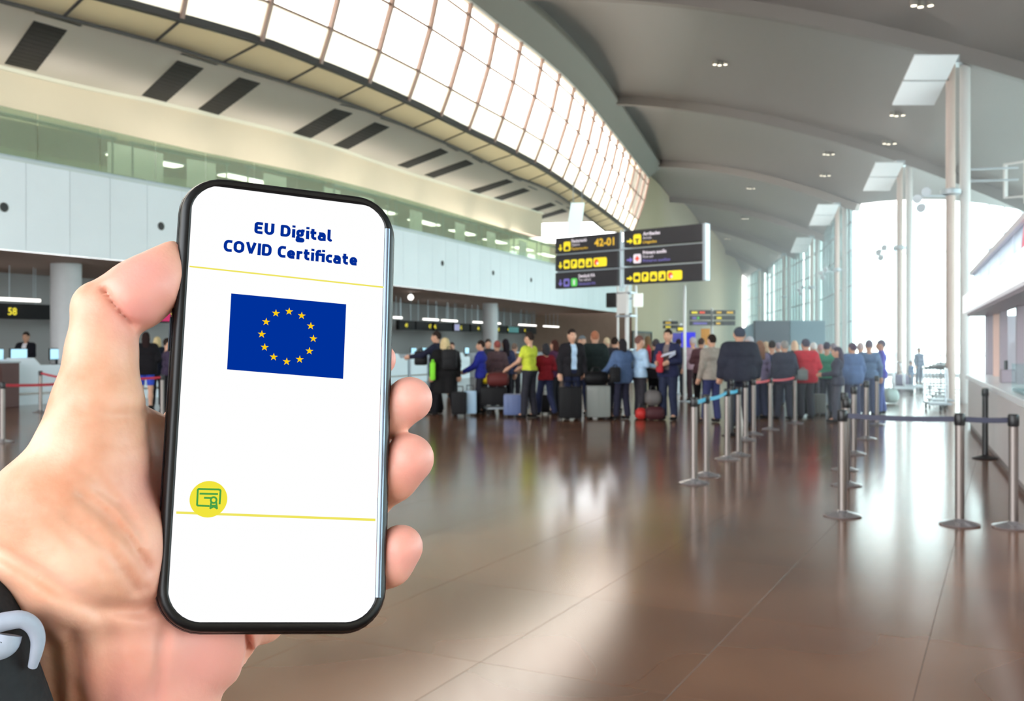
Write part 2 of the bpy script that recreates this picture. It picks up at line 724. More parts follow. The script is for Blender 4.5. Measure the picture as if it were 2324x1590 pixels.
def ribbon(c1, z1, off1, c2, z2, off2, n=60, s0=0.0, s1=None):
    s1 = c1.L if s1 is None else s1
    r1, r2 = [], []
    for i in range(n + 1):
        d = s0 + (s1 - s0) * i / n
        a = c1.at(d, off1, z1)
        e = d if c2 is c1 else nearest(c2, a)
        r1.append(a)
        r2.append(c2.at(e, off2, z2))
    return MB().grid([r1, r2])


# fascia wall: backing + one panel per joint -------------------------
wall_left = tag(obj('wall_left', ribbon(FC, 4.02, -0.06, FC, 6.22, -0.06), M_joint, smooth=True), kind='structure')
wall_left['label'] = 'curved white panelled fascia above the check-in area'
bk = MB()
for zz in (4.0,):
    pass
s_ph = FC.find(53)
PW = 1.27
k0 = -int(s_ph / PW)
fasc_n = 0
d = s_ph + k0 * PW
while d < FC.L - 0.2:
    e = min(d + PW, FC.L)
    if d < 0:
        d += PW
        continue
    a0, a1 = FC.at(d + 0.008, 0, 4.0), FC.at(e - 0.008, 0, 4.0)
    mb = MB()
    n = (FC.at((d + e) / 2, 1) - FC.at((d + e) / 2, 0))
    mb.prism([a0, a1, (a1.x, a1.y, 6.25), (a0.x, a0.y, 6.25)], -n * 0.05)
    obj('panel', mb, M_white, wall_left, smooth=False)
    d += PW
# top coping line
obj('coping', ribbon(FC, 6.25, 0.03, FC, 6.33, 0.03), mat('coping', (205, 214, 214), rough=0.5), wall_left)
obj('coping', ribbon(FC, 6.33, 0.03, FC, 6.33, -0.3), MATS['coping'], wall_left)

# lower soffit, upper floor, beige band, cornice, flat soffit ---------
tag(obj('ceiling_lower', ribbon(FC, 3.99, 0.0, FC, 3.99, -11.0), M_gsoft), kind='structure')['label'] = 'brown-grey soffit over the check-in desks'
tag(obj('floor_upper', ribbon(FC, 6.24, -0.05, FC, 6.24, -11.0), M_grey), kind='structure')
M_bgreen = mat('gallery_wall', (196, 204, 172), rough=0.6, var=0.08, scale=0.4)
tag(obj('wall_gallery', ribbon(FC, 6.2, -5.5, FC, 9.2, -5.5), M_bgreen), kind='structure')
tag(obj('wall_upper', ribbon(CC, 7.75, 0.0, CC, 9.1, 0.0), M_beige, smooth=True), kind='structure')['label'] = 'beige band between glass balustrade and cornice'
tag(obj('ceiling_gallery', ribbon(CC, 7.75, 0.0, CC, 7.75, -6.0), M_gsoft), kind='structure')
mb = MB()
mb.grid([[CC.at(CC.L * i / 70, 0.0 + o, z) for i in range(71)] for o, z in ((0.0, 9.04), (0.10, 9.04), (0.10, 9.16), (0.0, 9.16))])
tag(obj('trim_1', mb, M_cornice), kind='structure')['label'] = 'thin cream cornice line under the soffit'
ceiling_left = tag(obj('ceiling_left', ribbon(CC, 9.14, -0.2, SC, 9.14, 0.0, n=70), M_soffit), kind='structure')
ceiling_left['label'] = 'flat pale soffit with dark air slots'
tag(obj('roof_low', ribbon(SC, 9.75, -0.05, SC, 9.75, -24.0), mat('low_roof', (190, 182, 168), rough=0.8), ), kind='structure')
# balcony soffit's dark air slots, given by the px column of their cornice-side centre
for (qa, qb) in (((105, 100), (170, 60)),):
    pass
SL = [  # px,py of the four corners of each dark slot (cornice-left, cornice-right, outer-right, outer-left)
    ((10, 145), (82, 162), (152, 70), (77, 48)),
    ((322, 217), (377, 232), (462, 156), (403, 138)),
    ((450, 248), (496, 261), (591, 190), (543, 176)),
    ((665, 302), (705, 314), (800, 258), (760, 247)),
    ((757, 330), (790, 339), (884, 289), (851, 278)),
    ((902, 375), (925, 382), (1018, 346), (1000, 337)),
    ((963, 397), (984, 404), (1075, 372), (1058, 363)),
    ((1065, 433), (1085, 440), (1165, 413), (1150, 407)),
    ((1112, 452), (1132, 457), (1203, 433), (1188, 427)),
    ((1180, 483), (1194, 487), (1262, 466), (1250, 460)),
    ((1205, 497), (1218, 500), (1288, 480), (1276, 474)),
]
for c in SL:
    P = [pxz(a, b, 9.125) for a, b in c]
    g = obj('air_slot', MB().prism([p + Vector((0, 0, 0.0)) for p in P], (0, 0, 0.02)), M_vent, ceiling_left)
    mb = MB()
    for k in range(1, 12):
        t = k / 12
        a, b = P[0].lerp(P[3], t), P[1].lerp(P[2], t)
        mb.bar(a - Vector((0, 0, .004)), b - Vector((0, 0, .004)), 0.03, 0.012)
    obj('slats', mb, M_slat, g)
    # thin line slot beyond each vent
    m1, m2 = P[3] + (P[3] - P[0]) * 0.16, P[2] + (P[2] - P[1]) * 0.16
    dv = (m2 - m1) * 0.25
    obj('line_slot', MB().bar(m1 - dv * 0.4 - Vector((0, 0, .01)), m2 + dv - Vector((0, 0, .01)), 0.10, 0.012), M_frame, ceiling_left)

# glass balustrade ---------------------------------------------------
bal = tag(obj('trim_2', ribbon(FC, 6.30, -0.04, FC, 6.38, -0.04), M_alu), kind='structure')
bal['label'] = 'green glass balustrade along the upper gallery'
d = FC.find(85) - 40 * 1.9
while d < FC.L - 0.1:
    if d >= 0:
        e = min(d + 1.9, FC.L)
        a0, a1 = FC.at(d + 0.012, -0.10, 6.33), FC.at(e - 0.012, -0.10, 6.33)
        n = FC.at(d, 1) - FC.at(d, 0)
        obj('pane', MB().prism([a0, a1, (a1.x, a1.y, 7.58), (a0.x, a0.y, 7.58)], -n * 0.02), M_ggreen, bal)
    d += 1.9
# gallery: added glowing boards standing in for bright reflections in the glass
BL_ = ['lit display board behind the gallery glass, first one left of the phone top', 'lit display board behind the gallery glass, nearest the phone on its left',
       'lit display board behind the gallery glass above the phone\'s left corner', 'lit display board behind the gallery glass above the middle of the phone',
       'lit display board behind the gallery glass above the phone\'s right half', 'lit display board behind the gallery glass above the phone\'s right corner',
       'first lit display board behind the gallery glass right of the phone', 'second lit display board behind the gallery glass right of the phone',
       'third lit display board behind the gallery glass right of the phone', 'lit display board behind the gallery glass nearest the wayfinding sign']
for px, bl_ in zip((300, 352, 470, 640, 770, 850, 960, 1060, 1130, 1200), BL_):
    s_ = FC.find(px, -1.2)
    q = FC.at(s_, -1.6, 0)
    a = FC.ang(s_)
    t = thing('poster_stand', 'pale upright display stand behind the gallery glass at column %s from the phone' % ('far' if px > 900 else 'near'), 'display', (q.x, q.y, 6.24), a)
    t['label'] = bl_
    t['group'] = 'display boards behind the gallery glass'
    obj('board', MB().box((0, 0, 0.95), (1.1, 0.05, 0.9)), mat('board_white', (240, 246, 240), rough=0.4, emit=0.35), t)
    obj('post', MB().box((-0.5, 0, 0.25), (0.05, 0.05, 0.5)), M_alu, t)
    obj('post', MB().box((0.5, 0, 0.25), (0.05, 0.05, 0.5)), M_alu, t)

# big lens window ----------------------------------------------------
LS0 = LC.find(589)
STEP = 2.27
LEAN = [(9.45, 0.0), (10.35, 0.38), (11.65, 0.82), (12.75, 1.08), (13.15, 1.15)]
s_end = LC.L
window_1 = tag(obj('window_1', ribbon(LC, 9.38, 0.06, LC, 9.56, 0.06, n=90), M_frame), kind='structure')
window_1['label'] = 'long curved clerestory window of backlit panes'
obj('bottom_rail', MB().grid([[LC.at(LC.L * i / 90, o, z) for i in range(91)] for o, z in ((0.06, 9.56), (-0.12, 9.56), (-0.12, 9.38), (0.06, 9.38))]), M_frame, window_1)
obj('top_rail', MB().grid([[LC.at(LC.L * i / 90, 1.15 + o, z) for i in range(91)] for o, z in ((0.05, 13.12), (0.05, 13.24), (-0.1, 13.24), (-0.1, 13.12), (0.05, 13.12))]), mat('eave_white', (225, 215, 205), rough=0.5), window_1)


def lean_off(z, shrink=1.0):
    for (z0, o0), (z1, o1) in zip(LEAN, LEAN[1:]):
        if z0 <= z <= z1:
            return o0 + (o1 - o0) * (z - z0) / (z1 - z0)
    return LEAN[-1][1]


window_2 = tag(obj('window_2', MB().grid([[SC.at(SC.L * i / 90, o, z) for i in range(91)] for o, z in ((-0.03, 9.06), (0.05, 9.06), (0.05, 9.16), (-0.03, 9.16))]), M_frame), kind='structure')
window_2['label'] = 'row of frosted beige panels under the clerestory'
marks = []
k = -30
while True:
    d = LS0 + k * STEP
    k += 1
    if d < 0:
        continue
    if d > s_end:
        break
    marks.append(d)
marks.append(s_end)
for i, d in enumerate(marks):
    mb = MB()
    pts = [LC.at(d, o + 0.02, z) for z, o in LEAN]
    for a, b in zip(pts, pts[1:]):
        mb.bar(a, b, 0.10, 0.16)
    obj('mullion', mb, M_mull, window_1)
    a = LC.at(d, 0, 9.42)
    b = SC.at(nearest(SC, a, 0.1), 0, 9.12)
    obj('mullion', MB().bar(a, b, 0.07, 0.05), M_frame, window_2)
    if i + 1 < len(marks):
        e = marks[i + 1]
        if e - d < 0.3:
            continue
        for r in range(4):
            z0, o0 = LEAN[r]
            z1, o1 = LEAN[r + 1]
            P = [LC.at(d + .03, o0, z0), LC.at(e - .03, o0, z0), LC.at(e - .03, o1, z1), LC.at(d + .03, o1, z1)]
            nn = (P[1] - P[0]).cross(P[3] - P[0]).normalized()
            obj('pane', MB().prism(P, nn * 0.02), M_paneB if r == 0 else M_pane, window_1)
            if r:
                obj('rail', MB().bar(LC.at(d, o0 + .02, z0), LC.at(e, o0 + .02, z0), 0.07, 0.055), M_mull, window_1)
        a2 = LC.at(e, 0, 9.42)
        b2 = SC.at(nearest(SC, a2, 0.1), 0, 9.12)
        obj('panel', MB().prism([a, a2, b2, b], (0, 0, 0.02)), M_under, window_2)

# eave band ----------------------------------------------------------
mb = MB()
mb.grid([[LC.at(LC.L * i / 90, o, z) for i in range(91)] for o, z in ((1.2, 13.22), (1.25, 13.26), (2.05, 13.95), (2.05, 14.15), (0.9, 15.6), (-0.4, 15.6))])
tag(obj('trim_3', mb, M_eave, smooth=True), kind='structure')['label'] = 'grey curved eave band above the clerestory'

# main roof: ribs and bays ------------------------------------------
RIB = [  # left end (x,y), right column point (x,y)
    ((-24, 6), (-4.5, -13)), ((-16.5, 12.5), (3.0, -1.0)), ((-9.5, 22.5), (8.0, 13.5)),
    None, ((4.9, 49.5), (17.2, 42.4)), ((9.66, 66.8), (18.6, 54.7)), ((12.8, 83), (22.2, 71)),
    ((14.9, 97), (24.0, 84.6)), ((17.5, 111), (26.2, 101.7)), ((20, 124), (27.4, 115))]
RIB[3] = ((-0.1, 34.5), (12.5, 27.1))


def rib_pt(i, t, dz=0.0):
    (x0, y0), (x1, y1) = RIB[i]
    z = 14.0 + (9.6 - 14.0) * t + 0.55 * 4 * t * (1 - t)
    return Vector((x0 + (x1 - x0) * t, y0 + (y1 - y0) * t, z + dz))


NT = 24
TM = [1.42, 1.42, 1.42, 1.42, 1.42, 1.07, 1.07, 1.07, 1.07, 1.07]
ceiling = None
for i in range(len(RIB) - 1):
    rows = []
    for r in range(7):
        u = r / 6
        row = []
        for k in range(NT + 1):
            ta, tb = [-0.12 + (TM[j] + 0.12) * k / NT for j in (i, i + 1)]
            a, b = rib_pt(i, ta), rib_pt(i + 1, tb)
            p = a.lerp(b, u)
            p.z += 0.35 + 0.5 * math.sin(math.pi * u)
            row.append(p)
        rows.append(row)
    mb = MB().grid(rows)
    if ceiling is None:
        ceiling = tag(obj('ceiling', mb, M_roof, smooth=True), kind='structure')
        ceiling['label'] = 'arched grey hall roof in bays between ribs'
    else:
        obj('roof_bay', mb, M_roof, ceiling, smooth=True)
    mb2 = MB()
    for k in range(NT):
        t, t2 = -0.05 + (TM[i] + 0.05) * k / NT, -0.05 + (TM[i] + 0.05) * (k + 1) / NT
        mb2.bar(rib_pt(i, t, 0.16), rib_pt(i, t2, 0.16), 0.42, 0.44)
    obj('rib', mb2, M_rib, ceiling)

# ceiling downlights -------------------------------------------------
def roof_hit(px, py):
    best = None
    for i in range(2, len(RIB) - 1):
        for u in [x / 12 for x in range(12)]:
            for k in range(60):
                t = k / 59 * 1.3
                p = rib_pt(i, t).lerp(rib_pt(i + 1, t), u)
                p.z += 0.35 + 0.5 * math.sin(math.pi * u) - 0.06
                ax, ay = CX + p.x / p.y * F, HY - (p.z - CZ) / p.y * F
                e = (ax - px) ** 2 + (ay - py) ** 2
                if best is None or e < best[0]:
                    best = (e, p.copy())
    return best[1]


for (px, py, lab) in ((1640, 137, 'large downlight cluster in the bay nearest the clerestory'),
                      (2090, 10, 'downlight cluster at the very top of the roof view'),
                      (2033, 255, 'small downlight below the nearest reflector panels'),
                      (2012, 320, 'small downlight just above the second rib by the columns'),
                      (1883, 350, 'faint downlight in third bay, upper of a pair'),
                      (1868, 397, 'faint downlight in third bay, lower of a pair'),
                      (1703, 423, 'downlight cluster right under the third rib'),
                      (1690, 490, 'downlight cluster above the wayfinding sign, fourth bay'),
                      (1650, 542, 'farthest downlight cluster, beside the sign top')):
    p = roof_hit(px, py)
    t = thing('downlight', lab, 'light', p)
    for q, (dx, dy) in enumerate(((-0.22, 0), (0.0, 0.1), (0.22, 0))):
        obj('lamp_housing', MB().lathe([(0.09, -0.10), (0.11, 0.0), (0.11, 0.04)], 10, (dx, dy, 0)), M_eave, t)
        obj('lamp', MB().lathe([(0.075, -0.112), (0.075, -0.104)], 10, (dx, dy, 0)), M_lamp, t)

# back wall ----------------------------------------------------------
e0 = FC.at(FC.L - 0.01)
WB = [(e0.x + 0.9, e0.y + 1.0), (27.2, 114.5)]
dv = Vector((WB[1][0] - WB[0][0], WB[1][1] - WB[0][1], 0)).normalized()
nv = Vector((dv.y, -dv.x, 0))
wall_back = tag(obj('wall_back', MB().prism([(WB[0][0], WB[0][1], 0), (WB[1][0], WB[1][1], 0), (WB[1][0], WB[1][1], 16), (WB[0][0], WB[0][1], 16)], -nv * 0.3), M_cream), kind='structure')
wall_back['label'] = 'cream end wall of the hall'
# returns closing the left building end
mb = MB().prism([(e0.x, e0.y, 4.0), (WB[0][0], WB[0][1], 4.0), (WB[0][0], WB[0][1], 9.2), (e0.x, e0.y, 9.2)], (-0.3, 0.2, 0))
tag(obj('wall_return', mb, M_white), kind='structure')
_e7 = FC.at(FC.L - 0.05, -7.0)
_dd = Vector((WB[0][0] - _e7.x, WB[0][1] - _e7.y, 0)).normalized()
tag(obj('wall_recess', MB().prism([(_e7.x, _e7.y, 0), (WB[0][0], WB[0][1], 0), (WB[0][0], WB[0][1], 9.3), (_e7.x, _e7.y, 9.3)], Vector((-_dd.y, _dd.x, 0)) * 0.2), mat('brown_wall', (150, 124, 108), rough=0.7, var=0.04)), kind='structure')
door_1 = tag(obj('door_1', MB().box((0, 0, 1.3), (5.2, 0.12, 2.6), 0), mat('brown_door', (120, 96, 78), rough=0.6, var=0.05)), kind='structure')
pd = Vector((WB[0][0], WB[0][1], 0)) + dv * 2.2
door_1.location = (pd.x + nv.x * .1, pd.y + nv.y * .1, 0)
door_1.rotation_euler = (0, 0, math.atan2(dv.y, dv.x))
obj('door_frame', MB().box((0, -0.08, 2.66), (5.4, 0.1, 0.12)).box((-2.65, -0.08, 1.3), (0.12, 0.1, 2.6)).box((2.65, -0.08, 1.3), (0.12, 0.1, 2.6)), M_frame, door_1)
obj('door_handle', MB().tube([(0.1, -0.14, 0.9), (0.1, -0.14, 1.2)], 0.02, 8), M_steel, door_1)

M_solar = mat('solar_glass', (120, 150, 150), rough=0.05, spec=0.6, alpha_glass=(0.50, (224, 246, 246)))
M_solar2 = mat('solar_glass_deep', (96, 128, 130), rough=0.05, spec=0.6, alpha_glass=(0.40, (214, 244, 244)))
M_fmull = mat('curtain_mullion', (92, 108, 114), rough=0.5)
# right facade -------------------------------------------------------
def facade(name, pts, ztop, step, rails, label, mw=0.08, zbot=0.0, md=0.10, far=False):
    Mm = M_fmull if far else M_alu
    c = pts
    root = None
    segs = []
    for a, b in zip(c, c[1:]):
        a, b = Vector((*a, 0)), Vector((*b, 0))
        n = max(1, round((b - a).length / step))
        segs += [(a.lerp(b, i / n), a.lerp(b, (i + 1) / n)) for i in range(n)]
    mb = MB()
    for a, b in segs:
        mb.bar(a + Vector((0, 0, .08)), b + Vector((0, 0, .08)), 0.2, 0.16)
    root = tag(obj(name, mb, M_alu), kind='structure')
    root['label'] = label
    for i, (a, b) in enumerate(segs):
        up = Vector((0, 0, ztop))
        obj('mullion', MB().bar(a, a + up, mw, md), Mm, root)
        nrm = Vector((b.y - a.y, a.x - b.x, 0)).normalized()
        obj('pane', MB().prism([a + (b - a) * .03 + Vector((0, 0, .16)), b - (b - a) * .03 + Vector((0, 0, .16)), b - (b - a) * .03 + up, a + (b - a) * .03 + up], nrm * 0.03), (M_glass if not far else (M_solar, M_solar2, M_solar, M_glass, M_solar2)[(i * 7 + i // 3) % 5]), root)
    for z in rails:
        mb = MB()
        for a, b in segs:
            mb.bar(a + Vector((0, 0, z)), b + Vector((0, 0, z)), 0.09, 0.07)
        obj('rail', mb, Mm, root)
    return root


_fp = [rib_pt(j, 1.045) for j in (9, 8, 7, 6, 5)]
facade('window_3', [(q.x, q.y) for q in _fp], 9.95, 1.55, (1.1, 3.0, 5.0, 7.0, 8.6), 'far glass curtain wall with closely spaced mullions', mw=0.11, md=0.09, far=True)
facade('window_4', [(_fp[-1].x, _fp[-1].y), (24.6, 50)], 9.3, 2.2, (1.1, 6.6), 'bright glazed cross wall beside the twin columns')
facade('window_5', [(24.6, 50), (20.0, 25), (16.5, 3), (15, -11)], 9.6, 2.5, (1.1, 6.6), 'near glass wall on the right behind the kiosk')

# columns ------------------------------------------------------------
M_colw = mat('column_white', (214, 214, 214), rough=0.4)
M_colp = mat('column_warm', (206, 186, 176), rough=0.4)
COLS = ['nearest twin-tube steel column, beside the kiosk', 'second twin-tube steel column, before the bright glass cross wall',
        'third twin-tube steel column, where the far curtain wall begins', 'fourth twin-tube steel column along the far curtain wall',
        'fifth twin-tube steel column along the far curtain wall', 'farthest twin-tube steel column by the end wall']
for i, lab in zip(range(3, 9), COLS):
    p = rib_pt(i, 1.0)
    (x0, y0), (x1, y1) = RIB[i]
    t = thing('column', lab, 'column', (p.x, p.y, 0), 0)
    r = 0.13
    H = p.z + 0.1
    obj('tube', MB().tube([(-0.24, 0, 0), (-0.24, 0, H)], r, 14), M_colp, t, True)
    obj('tube', MB().tube([(0.22, 0.12, 0), (0.22, 0.12, H)], r * 1.1, 14), M_colw, t, True)
    obj('collar', MB().lathe([(0.16, -0.1), (0.27, -0.06), (0.27, 0.06), (0.16, 0.1)], 16, (-0.24, 0, 5.9)), M_alu, t, True)
    obj('cap', MB().box((0, 0.05, H - 0.12), (0.9, 0.5, 0.22)), M_alu, t)
    if i <= 6:
        # white reflector panels carried near the column head
        rp = thing('reflector_panel', ['large white ceiling reflector pair nearest the camera', 'white ceiling reflector at the second column',
                                       'white ceiling reflector at the third column', 'white ceiling reflector at the fourth column'][i - 3], 'reflector', (p.x - 0.45, p.y - 0.2, H - 0.75), 0)
        for yy in (-0.40, 0.40):
            z0_, z1_ = -(yy - 0.37) * 0.62, -(yy + 0.37) * 0.62
            mb = MB().prism([(-1.2, yy - 0.37, z0_), (0.0, yy - 0.37, z0_), (0.0, yy + 0.37, z1_), (-1.2, yy + 0.37, z1_)], (0, 0, 0.03))
            obj('panel', mb, mat('reflector_white', (224, 230, 236), rough=0.5), rp)
        obj('arm', MB().bar((-1.2, 0, 0.04), (0.06, 0.0, 0.04), 0.05, 0.05), M_frame, rp)
        ld = bpy.data.lights.new('spot_light', 'SPOT')
        ld.energy = 260
        ld.spot_size = math.radians(150)
        ld.spot_blend = 0.8
        ld.shadow_soft_size = 0.5
        ld.color = (1.0, 0.97, 0.92)
        lo_ = bpy.data.objects.new('spot_light', ld)
        lo_.location = (-0.75, -0.3, -3.2)
        lo_.rotation_euler = Vector((0.75, 0.25, -0.65)).to_track_quat('Z', 'Y').to_euler()
        link(lo_, rp)
        # floodlight cluster half-way up
        fl = thing('floodlight', ['cluster of spotlights on the nearest twin column', 'cluster of spotlights on the second twin column',
                                  'cluster of spotlights on the third twin column', 'cluster of spotlights on the fourth twin column'][i - 3], 'light', (p.x - 0.55, p.y, 5.75), 0)
        for (dx, dz) in ((-0.55, 0.0), (-0.3, 0.2), (-0.45, -0.25)):
            obj('spot_head', MB().tube([(dx, 0.1, dz), (dx - 0.12, -0.12, dz - 0.06)], [0.11, 0.13], 10), M_alu, fl, True)
        obj('arm', MB().bar((0.3, 0, 0.05), (-0.5, 0.05, 0.05), 0.05, 0.05), M_alu, fl)
# bracket with box sign frame on the nearest column
t = thing('bracket_frame', 'pale box-frame bracket arm sticking out from the nearest twin column', 'bracket', (12.5, 27.1, 0), 0)
for z in (6.55, 6.22):
    obj('arm', MB().bar((0.2, 0.1, z), (1.55, -0.2, z), 0.06, 0.05), M_alu, t)
fr = MB()
for z in (6.65, 5.7):
    fr.bar((1.55, -0.6, z), (1.55, 0.5, z + 0.12), 0.05, 0.05)
fr.bar((1.55, -0.6, 5.5), (1.55, -0.6, 6.7), 0.09, 0.09)
fr.bar((1.55, 0.5, 5.8), (1.55, 0.5, 6.8), 0.09, 0.09)
obj('frame', fr, mat('column_white'), t)

# pale banner hanging beyond the left end of the sign
_p = pxY(1306, 497, 44)
t = thing('hanging_banner', 'pale translucent banner hanging above the left end of the wayfinding sign', 'banner', tuple(_p))
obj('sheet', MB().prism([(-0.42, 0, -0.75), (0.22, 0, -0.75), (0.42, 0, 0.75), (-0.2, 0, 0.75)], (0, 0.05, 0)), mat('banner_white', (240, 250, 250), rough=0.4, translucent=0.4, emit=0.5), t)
obj('cable', MB().tube([(-0.1, 0, 0.75), (-0.1, 0, 9.1 - _p.z)], 0.02, 6), M_alu, t)
obj('cable', MB().tube([(0.3, 0, 0.75), (0.3, 0, 9.1 - _p.z)], 0.02, 6), M_alu, t)

# invented uplight troughs at the gallery edge, added to brighten the soffit above
d = 6.0
tn = 0
while d < FC.L - 4:
    q = FC.at(d + 2, -0.35, 0)
    t = thing('uplight_trough', 'slim uplight trough on the gallery edge behind the green glass', 'light', (q.x, q.y, 7.50), FC.ang(d + 2), 'uplight troughs along the gallery edge')
    obj('trough', MB().box((0, 0, -0.05), (3.8, 0.14, 0.07)), M_alu, t)
    for sx in (-1.8, 1.8):
        obj('bracket', MB().box((sx, 0, -0.65), (0.04, 0.04, 1.14)), M_alu, t)
    ld = bpy.data.lights.new('uplight', 'AREA')
    ld.shape = 'RECTANGLE'
    ld.size, ld.size_y = 3.7, 0.10
    ld.energy = 26
    ld.spread = math.radians(170)
    ld.color = (1.0, 0.97, 0.93)
    lo_ = bpy.data.objects.new('uplight', ld)
    lo_.rotation_euler = (math.radians(180 - 28), 0, 0)
    link(lo_, t)
    d += 4.3

# unseen half wall behind the viewer, placed to cut light on the hand
tag(obj('wall_front', MB().prism([(-2, -12.2, 0), (16, -12.2, 0), (16, -12.2, 17), (-2, -12.2, 17)], (0, -0.3, 0)), M_cream), kind='structure')

# thin scattering volume added in place of the window glare
hz = bpy.data.materials.new('hall_haze')
hz.use_nodes = True
nt = hz.node_tree
nt.nodes.clear()
vo = nt.nodes.new('ShaderNodeOutputMaterial')
vs_ = nt.nodes.new('ShaderNodeVolumeScatter')
vs_.inputs['Color'].default_value = (0.90, 0.94, 1.0, 1)
vs_.inputs['Density'].default_value = 0.012
vs_.inputs['Anisotropy'].default_value = 0.72
nt.links.new(vs_.outputs[0], vo.inputs['Volume'])
hb = MB().prism([(3.4, 9.0, 0.02), (14.8, 9.0, 0.02), (17.6, 25, 0.02), (22.5, 48.5, 0.02), (18.6, 54, 0.02), (25, 98, 0.02), (14, 80, 0.02), (6, 40, 0.02)], (0, 0, 9.2))
tag(obj('haze', hb, hz), kind='stuff', label='faint bright haze in the hall air', cat='haze')

# invented ceiling strips, added to brighten the gallery behind the glass
d = FC.find(235, -3.2)
while d < FC.L - 3:
    a0, a1 = FC.at(d, -3.2, 7.70), FC.at(d + 2.6, -3.2, 7.70)
    t = thing('gallery_light', 'white strip light on the gallery ceiling behind the green glass', 'light', tuple((a0 + a1) / 2), FC.ang(d + 1.3), 'strip lights in the gallery')
    obj('diffuser', MB().box((0, 0, -0.03), (2.6, 0.5, 0.04)), mat('gallery_diffuser', (255, 252, 244), emit=7.0), t)
    obj('housing', MB().box((0, 0, 0.02), (2.7, 0.6, 0.05)), M_alu, t)
    d += 4.6

# ================================================================== CHECK-IN AREA
def fpt(px, off, z=0.0):
    s_ = FC.find(px, off)
    q = FC.at(s_, off, z)
    return q, FC.ang(s_), s_


M_desk = mat('desk_white', (226, 236, 244), rough=0.35)
M_deskt = mat('desk_top', (170, 180, 186), rough=0.4)
M_hdr = mat('header_black', (18, 16, 18), rough=0.6, spec=0.2)
M_bag_blk = mat('luggage_black', (16, 16, 19), rough=0.6, spec=0.25, var=0.1, scale=20)

tag(obj('wall_checkin', ribbon(FC, 0.0, -7.0, FC, 4.0, -7.0), M_grey), kind='structure')['label'] = 'grey wall behind the check-in desks'

# round columns
for px, off, lab in ((145, -2.2, 'thick round pale column left of the thumb, under the soffit'), (1112, -2.6, 'thick round pale column right of the phone among the desks')):
    q, a, s_ = fpt(px, off)
    t = thing('round_column', lab, 'column', (q.x, q.y, 0))
    obj('shaft', MB().lathe([(0.42, 0.12), (0.42, 3.98)], 28), mat('column_pale', (196, 198, 200), rough=0.5, var=0.03), t, True)
    obj('base_ring', MB().lathe([(0.46, 0), (0.46, 0.1), (0.43, 0.12)], 28), M_steel, t, True)

# header signs: one dark box per desk bay, with its number
HN = [(20, '58', 'yel'), (382, '57', 'yel'), (917, '49', 'yel'), (940, '48', 'yel'), (972, '47', 'yel'), (984, '46', 'yel'),
      (1043, '45', 'yel'), (1082, '44', 'yel'), (1128, '43', 'yel'), (1150, '42', 'yel'), (1188, '41', 'yel')]
cuts = [(-160, -75), (-70, 108), (150, 270), (300, 445), (900, 938), (941, 978), (981, 1024), (1027, 1062), (1065, 1090), (1124, 1148), (1150, 1188), (1190, 1215)]
for (pa, pb) in cuts:
    qa, aa, sa = fpt(pa, -4.6)
    qb, ab, sb = fpt(pb, -4.6)
    if sb - sa < 0.3:
        continue
    t = thing('header_sign', 'x', 'sign', (qa.x, qa.y, 2.42), math.atan2(qb.y - qa.y, qb.x - qa.x))
    L = (qb - qa).length
    obj('sign_box', MB().box((L / 2, 0, 0.23), (L - 0.05, 0.16, 0.46)), M_hdr, t)
    obj('hanger', MB().tube([(L * .2, 0, 0.46), (L * .2, 0, 1.57)], 0.015, 6), M_alu, t)
    obj('hanger', MB().tube([(L * .8, 0, 0.46), (L * .8, 0, 1.57)], 0.015, 6), M_alu, t)
    nums = [n for n in HN if pa <= n[0] <= pb]
    for px, s_, _ in nums:
        qq, _, ss = fpt(px, -4.6)
        x = (qq - Vector((qa.x, qa.y, 0))).length
        M4 = Matrix(((1, 0, 0, x), (0, 0, -1, -0.085), (0, 1, 0, 0.12), (0, 0, 0, 1)))
        obj('number', add_text(MB(), s_, M4, height=0.22, bold=0.02, align='c'), M_yel, t)
    if pa == 300:
        obj('magenta_panel', MB().box((L * .42, -0.085, 0.23), (L * .22, 0.01, 0.36)), mat('magenta', (226, 30, 110), emit=0.2), t)
    if pa == 1150:
        obj('teal_panel', MB().box((L * .3, -0.085, 0.23), (L * .6, 0.01, 0.36)), mat('teal', (70, 130, 130), emit=0.2), t)
    if pa == 1027:
        obj('lilac_panel', MB().box((L * .02 + 0.3, -0.085, 0.23), (0.7, 0.01, 0.36)), mat('lilac', (190, 186, 226), emit=0.3), t)
    t['label'] = {-160: 'dark blank overhead desk sign beyond the left picture edge', -70: 'dark overhead desk sign reading 58, left of the thumb', 150: 'dark blank overhead desk sign hidden behind the thumb',
                  300: 'dark overhead desk sign with magenta panel, between thumb and phone', 900: 'dark overhead desk sign right beside the phone\'s right edge', 941: 'dark overhead desk sign above the tall navy man',
                  981: 'dark overhead desk sign above the black-coated traveller', 1027: 'dark overhead desk sign with a lilac panel', 1065: 'dark overhead desk sign just left of the round column',
                  1124: 'dark overhead desk sign just right of the round column', 1150: 'dark overhead desk sign with a teal panel', 1190: 'last dark overhead desk sign, above the yellow shirt'}[pa]
    t['group'] = 'overhead numbers above the check-in desks'

